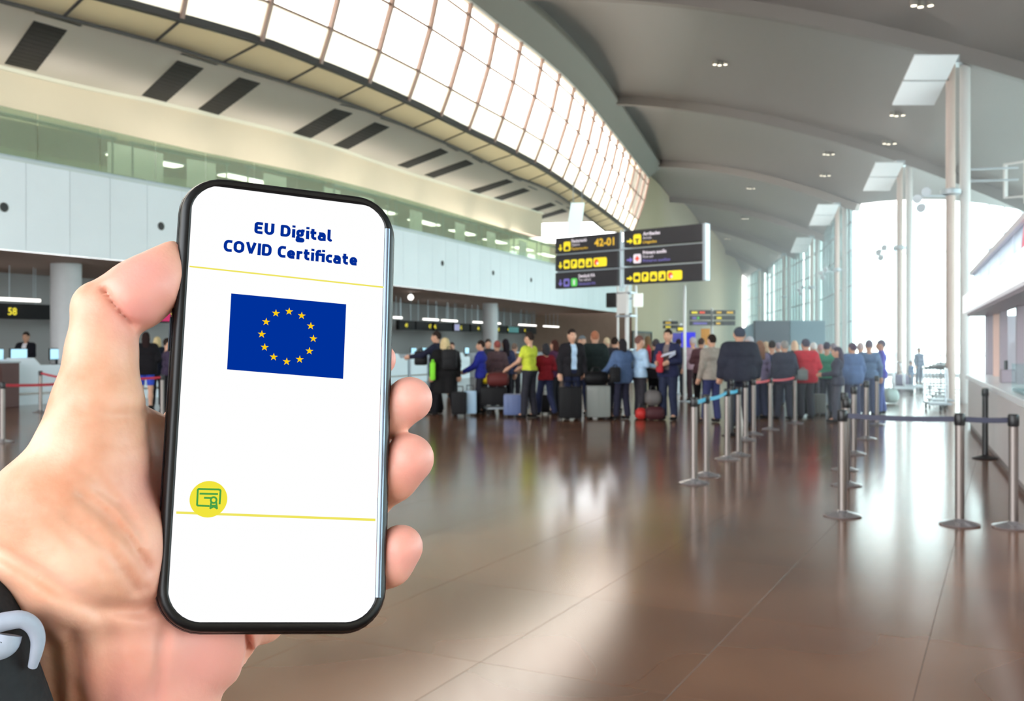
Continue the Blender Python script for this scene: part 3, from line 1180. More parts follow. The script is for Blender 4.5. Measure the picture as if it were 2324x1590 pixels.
# hanging linear lights
PLB = ['tube light beyond the left picture edge', 'long tube light above desk sign 58 at the left', 'tube light cut by the phone\'s right edge', 'first whole tube light right of the phone',
       'second whole tube light right of the phone', 'tube light just left of the round column by the desks', 'tube light crossing the round column by the desks', 'tube light just left above the yellow shirt',
       'tube light right above the yellow shirt', 'tube light above the woman in dark red', 'last tube light toward the wayfinding sign']
for (pa, pb), plb in zip(((-150, -60), (-10, 85), (893, 911), (960, 994), (1003, 1036), (1073, 1102), (1108, 1134), (1177, 1196), (1199, 1216), (1233, 1249), (1251, 1267)), PLB):
    qa, aa, sa = fpt(pa, -4.1)
    qb, ab, sb = fpt(pb, -4.1)
    L = (qb - qa).length
    t = thing('pendant_light', 'white hanging ' + plb, 'light', (qa.x, qa.y, 2.98), math.atan2(qb.y - qa.y, qb.x - qa.x), 'tube lights over the check-in desks')
    obj('tube', MB().box((L / 2, 0, 0), (L, 0.10, 0.09)), M_light, t)
    obj('rod', MB().tube([(L * .3, 0, 0.04), (L * .3, 0, 1.0)], 0.012, 6), M_alu, t)
    obj('rod', MB().tube([(L * .85, 0, 0.04), (L * .85, 0, 1.0)], 0.012, 6), M_alu, t)
q, a, _ = fpt(930, -1.5)
t = thing('globe_light', 'small round white spotlight under the soffit beside the phone', 'light', (q.x, q.y, 3.75))
obj('globe', MB().ball((0, 0, 0), 0.13, 14, 10), M_light, t, True)
obj('stem', MB().tube([(0, 0, 0.1), (0, 0, 0.24)], 0.02, 6), M_alu, t)

# round nozzles on the fascia
for px, py, lab in ((8, 470, 'leftmost black round nozzle in the white fascia'), (364, 513, 'black round nozzle in the fascia just left of the phone'),
                    (1002, 597, 'first small black nozzle in the fascia right of the phone'), (1118, 619, 'middle small black nozzle in the fascia right of the phone'),
                    (1205, 635, 'small black nozzle in the fascia nearest the wayfinding sign')):
    s_ = FC.find(px)
    q = FC.at(s_, 0.0)
    z = CZ + (HY - py) / F * q.y
    t = thing('air_nozzle', lab, 'vent', (q.x, q.y, z), FC.ang(s_))
    a = MB().lathe([(0.11, 0), (0.12, 0.015), (0.10, 0.03)], 18)
    me = MB()
    me.add([(v[0], -v[2], v[1]) for v in a.v], a.f)
    obj('ring', me, M_frame, t, True)
    a = MB().lathe([(0.095, 0), (0.085, 0.034)], 18)
    me = MB()
    me.add([(v[0], -v[2], v[1]) for v in a.v], a.f)
    obj('throat', me, M_black, t, True)

# check-in desks
desk_root = None
for px, lab in ((-60, 'white check-in desk at the far left edge'), (76, 'white check-in desk with stepped front at the left, below number 58'),
                (215, 'white check-in desk hidden mostly behind the thumb'), (345, 'white check-in desk between thumb and phone'),
                (905, 'white check-in desk just right of the phone'), (950, 'second white check-in desk right of the phone'),
                (1000, 'third white check-in desk right of the phone'), (1050, 'fourth white check-in desk right of the phone'),
                (1098, 'white check-in desk before the round column'), (1140, 'white check-in desk behind the round column'),
                (1180, 'white check-in desk behind the yellow shirt'), (1215, 'farthest white check-in desk but one'), (1245, 'farthest white check-in desk')):
    q, a, s_ = fpt(px, -1.6)
    if desk_root is None:
        t = thing('checkin_desk', lab, 'desk', (q.x, q.y, 0), a, 'check-in desks')
        desk_root = t
        mb = MB().prism([(-0.8, 0, 0), (0.8, 0, 0), (0.8, 0, 1.08), (0.15, 0, 1.08), (-0.05, 0, 1.28), (-0.8, 0, 1.28)], (0, 0.08, 0))
        obj('front_panel', mb, M_desk, t)
        obj('side_panel', MB().box((-0.78, 0.4, 0.62), (0.05, 0.7, 1.24)), M_desk, t)
        obj('side_panel', MB().box((0.78, 0.4, 0.53), (0.05, 0.7, 1.06)), M_desk, t)
        obj('desktop', MB().box((0, 0.42, 1.05), (1.5, 0.66, 0.04)), M_deskt, t)
        obj('kick_rail', MB().box((0, -0.012, 0.30), (1.6, 0.025, 0.06)), M_steel, t)
    else:
        t = copy_tree(desk_root, (q.x, q.y, 0), a, lab, 'check-in desks')
mon_root = None
M_scr = mat('screen_cyan', (170, 216, 236), rough=0.2, emit=0.7)
for px, lab in ((-20, 'small monitor on the leftmost desk'), (38, 'pale monitor beside the seated clerk under number 58'), (128, 'tall monitor right of the clerk under number 58'),
                (938, 'cyan lit monitor nearest the phone on the right'), (962, 'second cyan lit monitor right of the phone'), (1058, 'monitor beside the blue-jacketed man'),
                (1165, 'monitor left of the yellow shirt'), (1240, 'far monitor right of the yellow shirt')):
    q, a, s_ = fpt(px, -2.05)
    if mon_root is None:
        t = thing('monitor', lab, 'monitor', (q.x, q.y, 1.07), a, 'monitors on the check-in desks')
        mon_root = t
        obj('housing', MB().box((0, 0, 0.30), (0.52, 0.05, 0.34), 0, 0.01), M_black, t)
        obj('screen', MB().box((0, -0.027, 0.30), (0.48, 0.006, 0.29)), M_scr, t)
        obj('stand', MB().box((0, 0.02, 0.07), (0.06, 0.05, 0.14)).box((0, 0, 0.008), (0.24, 0.18, 0.016)), M_black, t)
    else:
        t = copy_tree(mon_root, (q.x, q.y, 1.07), a, lab)

# ================================================================== STANCHIONS
M_base = mat('stanchion_base', (176, 174, 178), rough=0.22, metal=0.7)
st_root = None


def stanchion(px, feet, lab, black=False, rad=None):
    global st_root
    Y = 3520 / (feet - 785)
    X = (px - CX) / F * Y
    if st_root is None:
        t = thing('barrier_post', lab, 'stanchion', (X, Y, 0), 0, 'belt barrier posts')
        obj('post', MB().lathe([(0.040, 0.03), (0.040, 0.93)], 14), M_steel, t, True)
        obj('base', MB().lathe([(0.17, 0.0), (0.175, 0.012), (0.12, 0.028), (0.05, 0.045), (0.036, 0.06)], 26), M_base, t, True)
        obj('belt_cassette', MB().lathe([(0.041, 0.89), (0.047, 0.90), (0.047, 0.985), (0.038, 1.0)], 14), M_black, t, True)
        st_root = t
    else:
        t = copy_tree(st_root, (X, Y, 0), 0, lab)
    if black:
        for c in t.children:
            c.material_slots[0].link = 'OBJECT'
            c.material_slots[0].material = M_black
    return Vector((X, Y, 0))


P = {}
for key, px, feet, lab in (
        ('a1', 1575, 1096, 'barrier post at the near left end of the cyan belt'), ('a2', 1603, 1079, 'barrier post just behind the near end of the cyan belt'),
        ('a3', 1650, 1042, 'barrier post in the middle of the cyan belt'), ('a4', 1676, 1033, 'barrier post at the right end of the cyan belt'),
        ('a5', 1692, 998, 'lone barrier post right behind the cyan belt'), ('a6', 1748, 974, 'barrier post in the middle of the red belt'),
        ('a7', 1804, 960, 'barrier post at the right end of the red belt'), ('a8', 1710, 985, 'barrier post at the left end of the red belt'),
        ('b1', 1912, 1170, 'barrier post at the left end of the dark belt'), ('b2', 2178, 1190, 'middle barrier post of the dark belt'),
        ('b3', 2300, 1196, 'barrier post at the right end of the dark belt'),
        ('c1', 1921, 1101, 'barrier post directly behind the left post of the dark belt'), ('c2', 1916, 1066, 'second barrier post behind the left post of the dark belt'),
        ('c3', 1938, 1030, 'third barrier post behind the dark belt, toward the queue'), ('c4', 1966, 996, 'fourth barrier post behind the dark belt, toward the queue'),
        ('c5', 1990, 964, 'fifth barrier post behind the dark belt, at the queue'),
        ('d1', 6, 1003, 'barrier post at the left picture edge with red belt'), ('d2', 92, 935, 'barrier post before the white desk at the left'),
        ('d3', 368, 958, 'barrier post between thumb and phone with red belt'), ('d4', 250, 968, 'barrier post hidden behind the thumb')):
    P[key] = stanchion(px, feet, lab)
k = stanchion(1660, 988, 'short matt black post behind the cyan belt', black=True)
k = stanchion(2236, 1040, 'dark bollard post beside the kiosk counter', black=True)


def belt(a, b, m, lab, z=0.945):
    a, b = P[a], P[b]
    d = (b - a)
    L = d.length
    t = d.normalized()
    n = 8
    mb = MB()
    w_ = 0.024
    for i in range(n):
        u0, u1 = i / n, (i + 1) / n
        s0, s1 = 0.012 * L * (4 * u0 * (1 - u0)), 0.012 * L * (4 * u1 * (1 - u1))
        p0 = a + t * (0.04 + (L - 0.08) * u0) + Vector((0, 0, z - s0))
        p1 = a + t * (0.04 + (L - 0.08) * u1) + Vector((0, 0, z - s1))
        mb.bar(p0, p1, 0.004, w_ * 2)
    tag(obj('barrier_belt', mb, m), lab, 'belt', 'retractable barrier belts')


M_cy = mat('belt_cyan', (70, 178, 214), rough=0.6)
M_rd = mat('belt_red', (190, 30, 50), rough=0.6)
M_dk = mat('belt_dark', (58, 60, 80), rough=0.6)
belt('a1', 'a2', M_cy, 'short near length of the cyan barrier belt')
belt('a2', 'a3', M_cy, 'long middle length of the cyan barrier belt')
belt('a3', 'a4', M_cy, 'short far length of the cyan barrier belt')
belt('a8', 'a6', M_rd, 'left length of the red belt before the queue')
belt('a6', 'a7', M_rd, 'right length of the red belt before the queue')
belt('b1', 'b2', M_dk, 'long dark barrier belt across the right foreground')
belt('b2', 'b3', M_dk, 'short dark barrier belt at the right foreground')
belt('d1', 'd4', M_rd, 'red belt at the left edge running behind the thumb')
belt('d4', 'd3', M_rd, 'red belt between the thumb and the phone')
belt('d2', 'd4', M_rd, 'upper red belt before the white desk at the left')

# ================================================================== WAYFINDING SIGN
Ys = 27.0
SX0 = pxY(1265, 785, 29.0)
SX1 = pxY(1606, 785, 25.6)
sv = (SX1 - SX0)
SL_ = sv.length
sa_ = math.atan2(sv.y, sv.x)
sroot = thing('wayfinding_sign', 'large dark wayfinding sign of six panels with yellow and violet symbols', 'sign', (SX0.x, SX0.y, 0), sa_)
zt = CZ + (HY - 541) / F * 29.0
rowh = 0.465
gap = 0.055


def SM(x, z, off=-0.105):
    return Matrix(((1, 0, 0, x), (0, 0, -1, off), (0, 1, 0, z), (0, 0, 0, 1)))


def rrect(mb, x, z, w_, h_, off=-0.104, r=0.05):
    pts = []
    for cx, cz, a0 in ((x + w_ - r, z + h_ - r, 0), (x + r, z + h_ - r, 90), (x + r, z + r, 180), (x + w_ - r, z + r, 270)):
        for k in range(4):
            a = math.radians(a0 + k * 30)
            pts.append((cx + r * math.cos(a), off, cz + r * math.sin(a)))
    mb.add(pts, [tuple(range(len(pts)))[::-1]])
    return mb


def arrow(mb, x, z, s_, ang, off=-0.104):
    """solid arrow centred at x,z pointing along ang (deg)"""
    sh = [(-.5, -.13), (0.0, -.13), (0.0, -.42), (.5, 0), (0.0, .42), (0.0, .13), (-.5, .13)]
    c_, s2 = math.cos(math.radians(ang)), math.sin(math.radians(ang))
    mb.add([(x + (a * c_ - b * s2) * s_, off, z + (a * s2 + b * c_) * s_) for a, b in sh], [(0, 1, 5, 6), (2, 3, 4)])
    return mb


halfL = SL_ * 0.445
xr = SL_ * 0.488
Wr = SL_ - xr - 0.10
for r in range(3):
    zb = zt - (r + 1) * rowh - r * gap
    for side in (0, 1):
        x0 = 0.0 if side == 0 else xr
        W_ = halfL if side == 0 else Wr
        slope = 0.0
        dz = 0.0 if side == 0 else 0.02
        pn = obj('panel', MB().box((x0 + W_ / 2, 0, zb + dz + rowh / 2), (W_, 0.2, rowh), 0, 0.01), M_sign, sroot)
        y = MB(); wt = MB(); pu = MB(); am = MB(); gr = MB(); rd = MB(); dk = MB()
        zz = zb + dz
        s_ = W_ / 1.9
        icon = 0.26 * 1.0
        up = side == 0
        violet = (side, r) in ((0, 2), (1, 1))
        arrow(pu if violet else y, x0 + 0.2, zz + 0.16, 0.2, -90 if up else 0)
        if (side, r) in ((0, 1), (1, 2)):
            for k in range(4):
                rrect(y, x0 + 0.32 + k * 0.275, zz + 0.05, 0.235, 0.26)
                cx_ = x0 + 0.32 + k * 0.275
                # simple pictograms
                if k == 0:
                    dk.box((cx_ + .117, -0.105, zz + .17), (.13, .004, .10))
                elif k == 1:
                    dk.box((cx_ + .08, -0.105, zz + .18), (.03, .004, .16)).box((cx_ + .12, -0.105, zz + .22), (.08, .004, .08))
                elif k == 2:
                    dk.box((cx_ + .117, -0.105, zz + .14), (.14, .004, .06)).box((cx_ + .117, -0.105, zz + .20), (.08, .004, .05))
                else:
                    dk.box((cx_ + .117, -0.105, zz + .12), (.15, .004, .03)).box((cx_ + .14, -0.105, zz + .18), (.07, .004, .09))
            rrect(y, x0 + 0.32 + 4 * 0.275, zz + 0.05, 0.48, 0.26)
            rd.lathe([(0.0, 0), (0.0, 0)], 3)
            rd = MB()
            cxx, czz = x0 + 0.32 + 4 * 0.275 + 0.11, zz + 0.18
            rd.add([(cxx + .075 * math.cos(k / 16 * math.tau), -0.106, czz + .09 * math.sin(k / 16 * math.tau)) for k in range(16)], [tuple(range(16))[::-1]])
            wt.add([(cxx + .035 + .04 * math.cos(k / 12 * math.tau), -0.108, czz - .03 + .04 * math.sin(k / 12 * math.tau)) for k in range(12)], [tuple(range(12))[::-1]])
        else:
            T3 = {(0, 0): ('Facturació', 'Check-in', 'Facturación', 0.56, 0.30, 0.60), (1, 0): ('Arribades', 'Arrivals', 'Llegadas', 0.56, 0.28, 0.45),
                  (1, 1): ('Primers auxilis', 'First aid', 'Primeros auxilios', 0.76, 0.33, 0.88), (0, 2): ('Devolució IVA', 'Tax refund', 'Devolución IVA', 0.60, 0.44, 0.62)}[(side, r)]
            xi = x0 + 0.32
            if (side, r) == (0, 0):
                rrect(y, xi, zz + 0.05, 0.26, 0.28)
                dk.box((xi + .13, -0.106, zz + .13), (.14, .004, .09)).box((xi + .13, -0.106, zz + .19), (.06, .004, .03))
                add_text(am, '42-01', SM(x0 + W_ * 0.64, zz + 0.12), width=W_ * 0.31, height=0.22, bold=0.03)
                tx = xi + 0.30
            elif (side, r) == (1, 0):
                rrect(y, xi, zz + 0.06, 0.26, 0.28)
                dk.box((xi + .13, -0.106, zz + .2), (.15, .004, .03)).box((xi + .13, -0.106, zz + .15), (.05, .004, .12))
                tx = xi + 0.32
            elif (side, r) == (1, 1):
                rrect(wt, xi, zz + 0.05, 0.26, 0.26)
                rd.box((xi + .13, -0.107, zz + .18), (.14, .004, .05)).box((xi + .13, -0.107, zz + .18), (.05, .004, .14))
                tx = xi + 0.32
            else:
                rrect(pu, xi, zz + 0.04, 0.23, 0.24)
                rrect(gr, xi + 0.28, zz + 0.04, 0.23, 0.24)
                dk.box((xi + .115, -0.106, zz + .16), (.11, .004, .10))
                wt.box((xi + .395, -0.106, zz + .16), (.05, .004, .14))
                tx = xi + 0.56
            add_text(wt, T3[0], SM(tx, zz + 0.29), width=T3[3], height=0.095, bold=0.03)
            add_text(wt, T3[1], SM(tx, zz + 0.185), width=T3[4], height=0.075)
            add_text(pu if violet else am, T3[2], SM(tx, zz + 0.07), width=T3[5], height=0.08, bold=0.01)
        for nm, mb, m in (('yellow_symbols', y, M_yel), ('white_lettering', wt, M_txtw), ('violet_lettering', pu, M_pur), ('amber_lettering', am, M_amber),
                          ('green_symbol', gr, M_grn), ('red_symbol', rd, M_red), ('pictogram', dk, M_sign)):
            if mb.v:
                obj(nm, mb, m, pn)
    if r < 2:
        obj('cross_rail', MB().box((SL_ / 2, 0.02, zb - gap / 2), (SL_ - 0.05, 0.12, 0.035)), M_alu, sroot)
obj('end_plate', MB().box((SL_ - 0.04, 0, zt - 1.5 * rowh - gap + 0.02), (0.08, 0.24, 3 * rowh + 2 * gap)), M_alu, sroot)
xm = (halfL + xr) / 2
for dx in (-0.055, 0.055):
    obj('centre_post', MB().tube([(xm + dx, 0, zt - 3 * rowh - 3 * gap), (xm + dx, 0, zt + 0.06)], 0.03, 8), M_alu, sroot)
# the lattice mast carrying it
M_mast = mat('mast_white', (226, 226, 224), rough=0.4)
mast_z = zt - 3 * rowh - 3 * gap
for k, (dx, dy) in enumerate(((-0.17, 0), (0.17, 0), (-0.06, 0.25), (0.28, 0.25))):
    obj('mast_tube', MB().tube([(xm + dx, dy, 0), (xm + dx, dy, mast_z + 0.05)], 0.034, 8), M_mast, sroot)
for z in (0.6, 1.5, 2.45, 3.1):
    obj('collar', MB().box((xm + 0.05, 0.12, z), (0.50, 0.36, 0.045)), M_alu, sroot)
obj('mast_panel', MB().box((xm, -0.04, 2.83), (0.34, 0.04, 0.62)), M_mast, sroot)
# black monitor and white boards on the mast
def at_sign(x, y, z):
    q = Matrix.Rotation(sa_, 4, 'Z') @ Vector((x, y, 0))
    return (SX0.x + q.x, SX0.y + q.y, z)


t = thing('hanging_monitor', 'black hanging monitor left of the sign mast', 'monitor', at_sign(xm - 0.37, 0, 2.72), sa_)
obj('housing', MB().box((0, 0, 0.19), (0.36, 0.12, 0.42), 0, 0.02), M_black, t)
obj('bracket', MB().box((0.2, 0, 0.25), (0.1, 0.05, 0.05)), M_alu, t)
t = thing('white_board', 'small white board right of the sign mast', 'sign', at_sign(xm + 0.52, 0, 2.68), sa_)
obj('board', MB().box((0, 0, 0.2), (0.30, 0.05, 0.38)), mat('board_white'), t)
obj('bracket', MB().box((-0.2, 0, 0.25), (0.16, 0.03, 0.05)), M_alu, t)
# slim pole to the right, carrying a camera head
p = pxY(1554, 785, 28.0)
t = thing('slim_pole', 'slim white pole under the right end of the wayfinding sign', 'pole', (p.x, p.y, 0))
obj('shaft', MB().tube([(0, 0, 0), (0, 0, 3.35)], 0.045, 10), M_mast, t, True)
obj('foot_plate', MB().lathe([(0.16, 0), (0.16, 0.02), (0.06, 0.03)], 16), M_alu, t)

# distant signs ------------------------------------------------------
def far_sign(name, lab, px0, px1, pyt, pyb, Y, rows, cols, pal, mastpx=None):
    a, b = pxY(px0, pyt, Y), pxY(px1, pyb, Y)
    t = thing(name, lab, 'sign', (a.x, Y, 0))
    W_, H_ = b.x - a.x, a.z - b.z
    for c in range(cols):
        for r in range(rows):
            x0, w_ = W_ / cols * c + 0.06, W_ / cols - 0.12
            h_ = H_ / rows - 0.05
            z0 = b.z + H_ / rows * (rows - 1 - r)
            pn = obj('panel', MB().box((x0 + w_ / 2, 0, z0 + h_ / 2), (w_, 0.15, h_)), M_sign, t)
            for (f0, f1, m) in pal[r][c]:
                obj('symbol', MB().box((x0 + w_ * (f0 + f1) / 2, -0.085, z0 + h_ * .45), (w_ * (f1 - f0), 0.01, h_ * .5)), m, pn)
    for mx in (mastpx or [(px0 + px1) / 2]):
        x = (mx - CX) / F * Y - a.x
        obj('mast', MB().tube([(x, 0.12, 0), (x, 0.12, a.z + 0.05)], 0.06, 8), M_mast, t)
    return t


far_sign('direction_sign', 'distant dark direction sign of two columns before the curtain wall', 1562, 1671, 701, 738, 42.0, 3, 2,
         [[[(.08, .35, M_yel), (.45, .7, M_red)], [(.12, .35, M_amber), (.6, .9, M_amber)]],
          [[(.1, .3, M_pur), (.34, .44, M_grn)], [(.12, .35, M_yel)]],
          [[(.15, .8, M_pur)], [(.1, .3, M_amber)]]], [1617])
far_sign('direction_sign', 'distant low direction sign left of the slim pole', 1502, 1541, 726, 745, 46.0, 2, 1, [[[(.15, .5, M_amber)]], [[(.15, .5, M_yel)]]])
far_sign('direction_sign', 'small dark sign with one yellow patch above the blue bags', 1532, 1560, 736, 752, 38.0, 1, 1, [[[(.1, .85, M_yel)]]])
# grey information screens by the curtain wall
t = thing('information_board', 'wide grey-teal information screen standing behind the queue', 'display', (pxY(1788, 785, 38).x, 38, 0))
for dx, col, nm in ((-0.62, (74, 84, 96), 'dark'), (0.70, (104, 134, 148), 'pale')):
    obj('screen', MB().box((dx - 0.0 + (-.02 if dx < 0 else 0.04), 0, 2.12), (1.36, 0.25, 0.95), 0, 0.02), mat('board_' + nm, col, rough=0.5, emit=0.05), t)
obj('leg', MB().box((-1.1, 0, 0.82), (0.1, 0.1, 1.64)), M_alu, t)
obj('leg', MB().box((1.2, 0, 0.82), (0.1, 0.1, 1.64)), M_alu, t)
obj('wing_screen', MB().prism([(-1.9, 0, 1.65), (-1.33, 0, 1.65), (-1.33, 0, 2.5), (-1.9, 0, 2.2)], (0, 0.2, 0)), MATS['board_pale'], t)

# ================================================================== KIOSK (right)
K0 = Vector((3.3, 5.1, 0))
KA, KB = Vector((5.33, 10.1, 0)), Vector((9.08, 19.4, 0))
kd = (KB - KA).normalized()
KA2 = KA - kd * 3.2
kn = Vector((kd.y, -kd.x, 0))       # away from the hall (to the right)
ka = math.atan2(kd.y, kd.x)
KL = (KB - KA2).length
kt = thing('kiosk', 'white and grey glazed kiosk with long counter at the right edge', 'kiosk', tuple(KA2), ka)
M_cnt = mat('kiosk_counter', (206, 200, 200), rough=0.35, var=0.02)
M_ktop = mat('kiosk_top', (222, 220, 222), rough=0.25)
M_kmau = mat('kiosk_post', (150, 138, 148), rough=0.5)
# in local frame: x along the face (away from camera), -y into the kiosk
n = 8
for i in range(n):
    x0, x1 = KL * i / n, KL * (i + 1) / n
    obj('counter_panel', MB().box(((x0 + x1) / 2, -0.35, 0.52), (x1 - x0 - 0.012, 0.62, 0.84), 0, 0.01), M_cnt, kt)
obj('plinth', MB().box((KL / 2, -0.36, 0.05), (KL, 0.56, 0.10)), mat('plinth', (120, 110, 108), rough=0.4), kt)
obj('countertop', MB().box((KL / 2, -0.35, 1.0), (KL, 0.72, 0.08), 0, 0.01), M_ktop, kt)
obj('fascia_light_band', MB().box((KL / 2, -0.2, 2.42), (KL + .1, 0.5, 0.34)), mat('kiosk_band', (250, 252, 255), rough=0.3, emit=0.5), kt)
obj('soffit_strip', MB().box((KL / 2, -0.25, 2.22), (KL + .1, 0.44, 0.05)), M_kmau, kt)
for i, fr_ in enumerate((0.0, 0.19, 0.36, 0.60, 0.80, 0.90, 1.0)):
    obj('post', MB().box((KL * fr_, -0.45, 1.63), (0.14 if i in (3, 6) else 0.09, 0.12, 1.2)), M_kmau if i != 5 else mat('kiosk_post_warm', (206, 170, 158), rough=0.5), kt)
for i in range(7):
    x0, x1 = KL * i / 7 + 0.05, KL * (i + 1) / 7 - 0.05
    obj('upper_pane', MB().box(((x0 + x1) / 2, -0.15, 2.80), (x1 - x0, 0.03, 0.42)), mat('kiosk_upper', (226, 230, 240), rough=0.2, alpha_glass=(0.35, (235, 240, 250)), translucent=0.4), kt)
obj('roof_edge', MB().box((KL / 2, -0.18, 3.05), (KL + .1, 0.2, 0.08)), mat('kiosk_edge', (214, 206, 214), rough=0.4), kt)
# red round emblem on the upper glass
xs = 4.05
mb = MB().add([(xs + 0.5 * math.cos(k / 32 * math.tau), -0.12, 2.72 + 0.30 * math.sin(k / 32 * math.tau)) for k in range(32)], [tuple(range(32))])
obj('red_emblem', mb, mat('kiosk_red', (226, 90, 120), rough=0.4, emit=0.25), kt)
obj('end_panel', MB().box((KL, -1.2, 1.1), (0.08, 1.7, 2.2)), mat('kiosk_end', (190, 186, 196), rough=0.5, alpha_glass=(0.2, (230, 230, 240))), kt)


def kpt(x, y, z=0.0):
    q = KA2 + kd * x + kn * (-y)
    return (q.x, q.y, z)


# glass display case on the counter
t = thing('display_case', 'low glass display case of snacks on the kiosk counter', 'case', kpt(KL * 0.33, -0.35, 1.04), ka)
obj('glass_front', MB().box((0, 0.24, 0.16), (2.2, 0.02, 0.32)), M_glass, t)
obj('glass_lid', MB().box((0, 0, 0.33), (2.2, 0.5, 0.02)), M_glass, t)
obj('tray', MB().box((0, 0, 0.02), (2.2, 0.48, 0.03)), M_alu, t)
for i in range(10):
    p = kpt(KL * 0.33 - 0.9 + i * 0.2, -0.35 + (0.05 if i % 2 else -0.06), 1.075)
    c = [(150, 190, 160), (220, 220, 190), (90, 130, 120), (200, 150, 110)][i % 4]
    b = tag(obj('snack_pack', MB().box((0, 0, 0.07), (0.12, 0.08, 0.14), 0.2, 0.012), mat('pack_%d' % (i % 4), c, rough=0.4)), 'small wrapped snack standing in the glass display case', 'snack', 'snacks in the display case')
    b.location = p
t = thing('cup_stack', 'dark till terminal on the kiosk counter beside the wide post', 'till', kpt(KL * 0.64, -0.35, 1.04), ka)
t.name = 'till_terminal'
obj('body', MB().box((0, 0, 0.1), (0.3, 0.26, 0.2), 0, 0.02), M_kmau, t)
obj('display', MB().box((0, 0.05, 0.26), (0.26, 0.03, 0.16)), M_black, t)

# ================================================================== LUGGAGE
def suitcase(px, feet, w_, d_, h_, m, lab, rz=0.0, handle=True, group=None, soft=False, z0=0.0):
    Y = 3520 / (feet - 785)
    X = (px - CX) / F * Y
    t = thing('suitcase', lab, 'suitcase', (X, Y, z0), rz, group)
    obj('shell', MB().box((0, 0, 0.05 + (h_ - 0.05) / 2), (w_, d_, h_ - 0.05), 0, 0.04), m, t, True)
    if handle:
        obj('handle', MB().tube([(-w_ * .25, 0, h_ - 0.01), (-w_ * .25, 0, h_ + 0.12), (w_ * .25, 0, h_ + 0.12), (w_ * .25, 0, h_ - 0.01)], 0.011, 6), M_black, t)
    for k in range(4):
        a = MB().lathe([(0.026, -0.012), (0.026, 0.012)], 10)
        me = MB()
        cx_, cy_ = w_ * .38 * (1 if k % 2 else -1), d_ * .32 * (1 if k > 1 else -1)
        me.add([(v[2] + cx_, v[1] + cy_, v[0] + 0.027) for v in a.v], a.f)
        obj('wheel', me, M_black, t, True)
    mb = MB()
    for k in range(3):
        mb.box((w_ * (-.28 + .28 * k), -d_ / 2 - 0.002, h_ / 2), (0.014, 0.012, h_ * .8))
    obj('ridges', mb, m, t)
    return t


M_gcase = mat('case_grey', (128, 132, 128), rough=0.4)
M_navyc = mat('case_navy', (44, 50, 74), rough=0.5)
suitcase(1294, 953, 0.50, 0.32, 0.72, M_bag_blk, 'large black upright suitcase in front of the man in the white shirt')
suitcase(1357, 951, 0.52, 0.34, 0.74, M_gcase, 'large grey upright suitcase under a black holdall', handle=False)
suitcase(1067, 943, 0.30, 0.24, 0.58, mat('case_pale_blue', (160, 190, 214), rough=0.35), 'pale blue suitcase beside the black-coated traveller')
suitcase(1042, 944, 0.34, 0.26, 0.56, M_bag_blk, 'black suitcase left of the pale blue one')
suitcase(1716, 944, 0.46, 0.30, 0.62, M_navyc, 'dark navy suitcase right of the big man in black')
suitcase(1822, 944, 0.42, 0.30, 0.66, M_bag_blk, 'black suitcase in front of the red sweater')
suitcase(1860, 942, 0.26, 0.22, 0.50, M_gcase, 'slim grey suitcase right of the red sweater')
suitcase(1962, 938, 0.36, 0.26, 0.66, mat('case_slate', (104, 108, 140), rough=0.45), 'slate blue suitcase with pink belt before the bright glass')
suitcase(1238, 940, 0.20, 0.2, 0.01 + 0.45, M_bag_blk, 'small dark case by the woman in the red top')


def duffel(px, feet, L, r, m, lab, z=0.0, rz=0.0, cat='bag', group=None):
    Y = 3520 / (feet - 785)
    X = (px - CX) / F * Y
    t = thing('holdall', lab, cat, (X, Y, z), rz, group)
    mb = MB()
    pts = [(-L / 2, 0, r), (-L / 2 + .05, 0, r), (-L * .2, 0, r * 1.02), (L * .2, 0, r * 1.02), (L / 2 - .05, 0, r), (L / 2, 0, r)]
    mb.tube(pts, [r * .55, r * .9, r, r, r * .9, r * .55], 14)
    obj('body', mb, m, t, True)
    obj('handle', MB().tube([(-L * .2, 0, 2 * r - .01), (-L * .12, 0, 2 * r + 0.08), (L * .12, 0, 2 * r + 0.08), (L * .2, 0, 2 * r - .01)], 0.012, 6), M_black, t)
    return t


duffel(1353, 951, 0.52, 0.15, M_bag_blk, 'black holdall lying on the grey suitcase', z=0.75)
duffel(1455, 952, 0.24, 0.13, mat('bag_red', (190, 40, 36), rough=0.6), 'bright red bag on the floor among the legs')
duffel(1486, 953, 0.40, 0.15, mat('bag_dark_red', (70, 28, 34), rough=0.7), 'dark red holdall on the floor beside the bright red bag')
duffel(1482, 953, 0.34, 0.17, mat('bag_grey', (104, 100, 98), rough=0.7), 'grey soft bag standing on the dark red holdall', z=0.31)
duffel(1938, 925, 0.30, 0.14, mat('bag_white', (206, 216, 222), rough=0.6), 'pale bag held at floor level by the blue-grey jacket')
duffel(2022, 915, 0.40, 0.20, mat('bag_pale_green', (190, 210, 206), rough=0.6), 'pale sack beside the blue-violet sweater')
duffel(2044, 880, 0.60, 0.26, mat('bag_mauve', (104, 92, 120), rough=0.6), 'mauve bundle on the trolleys by the bright window')


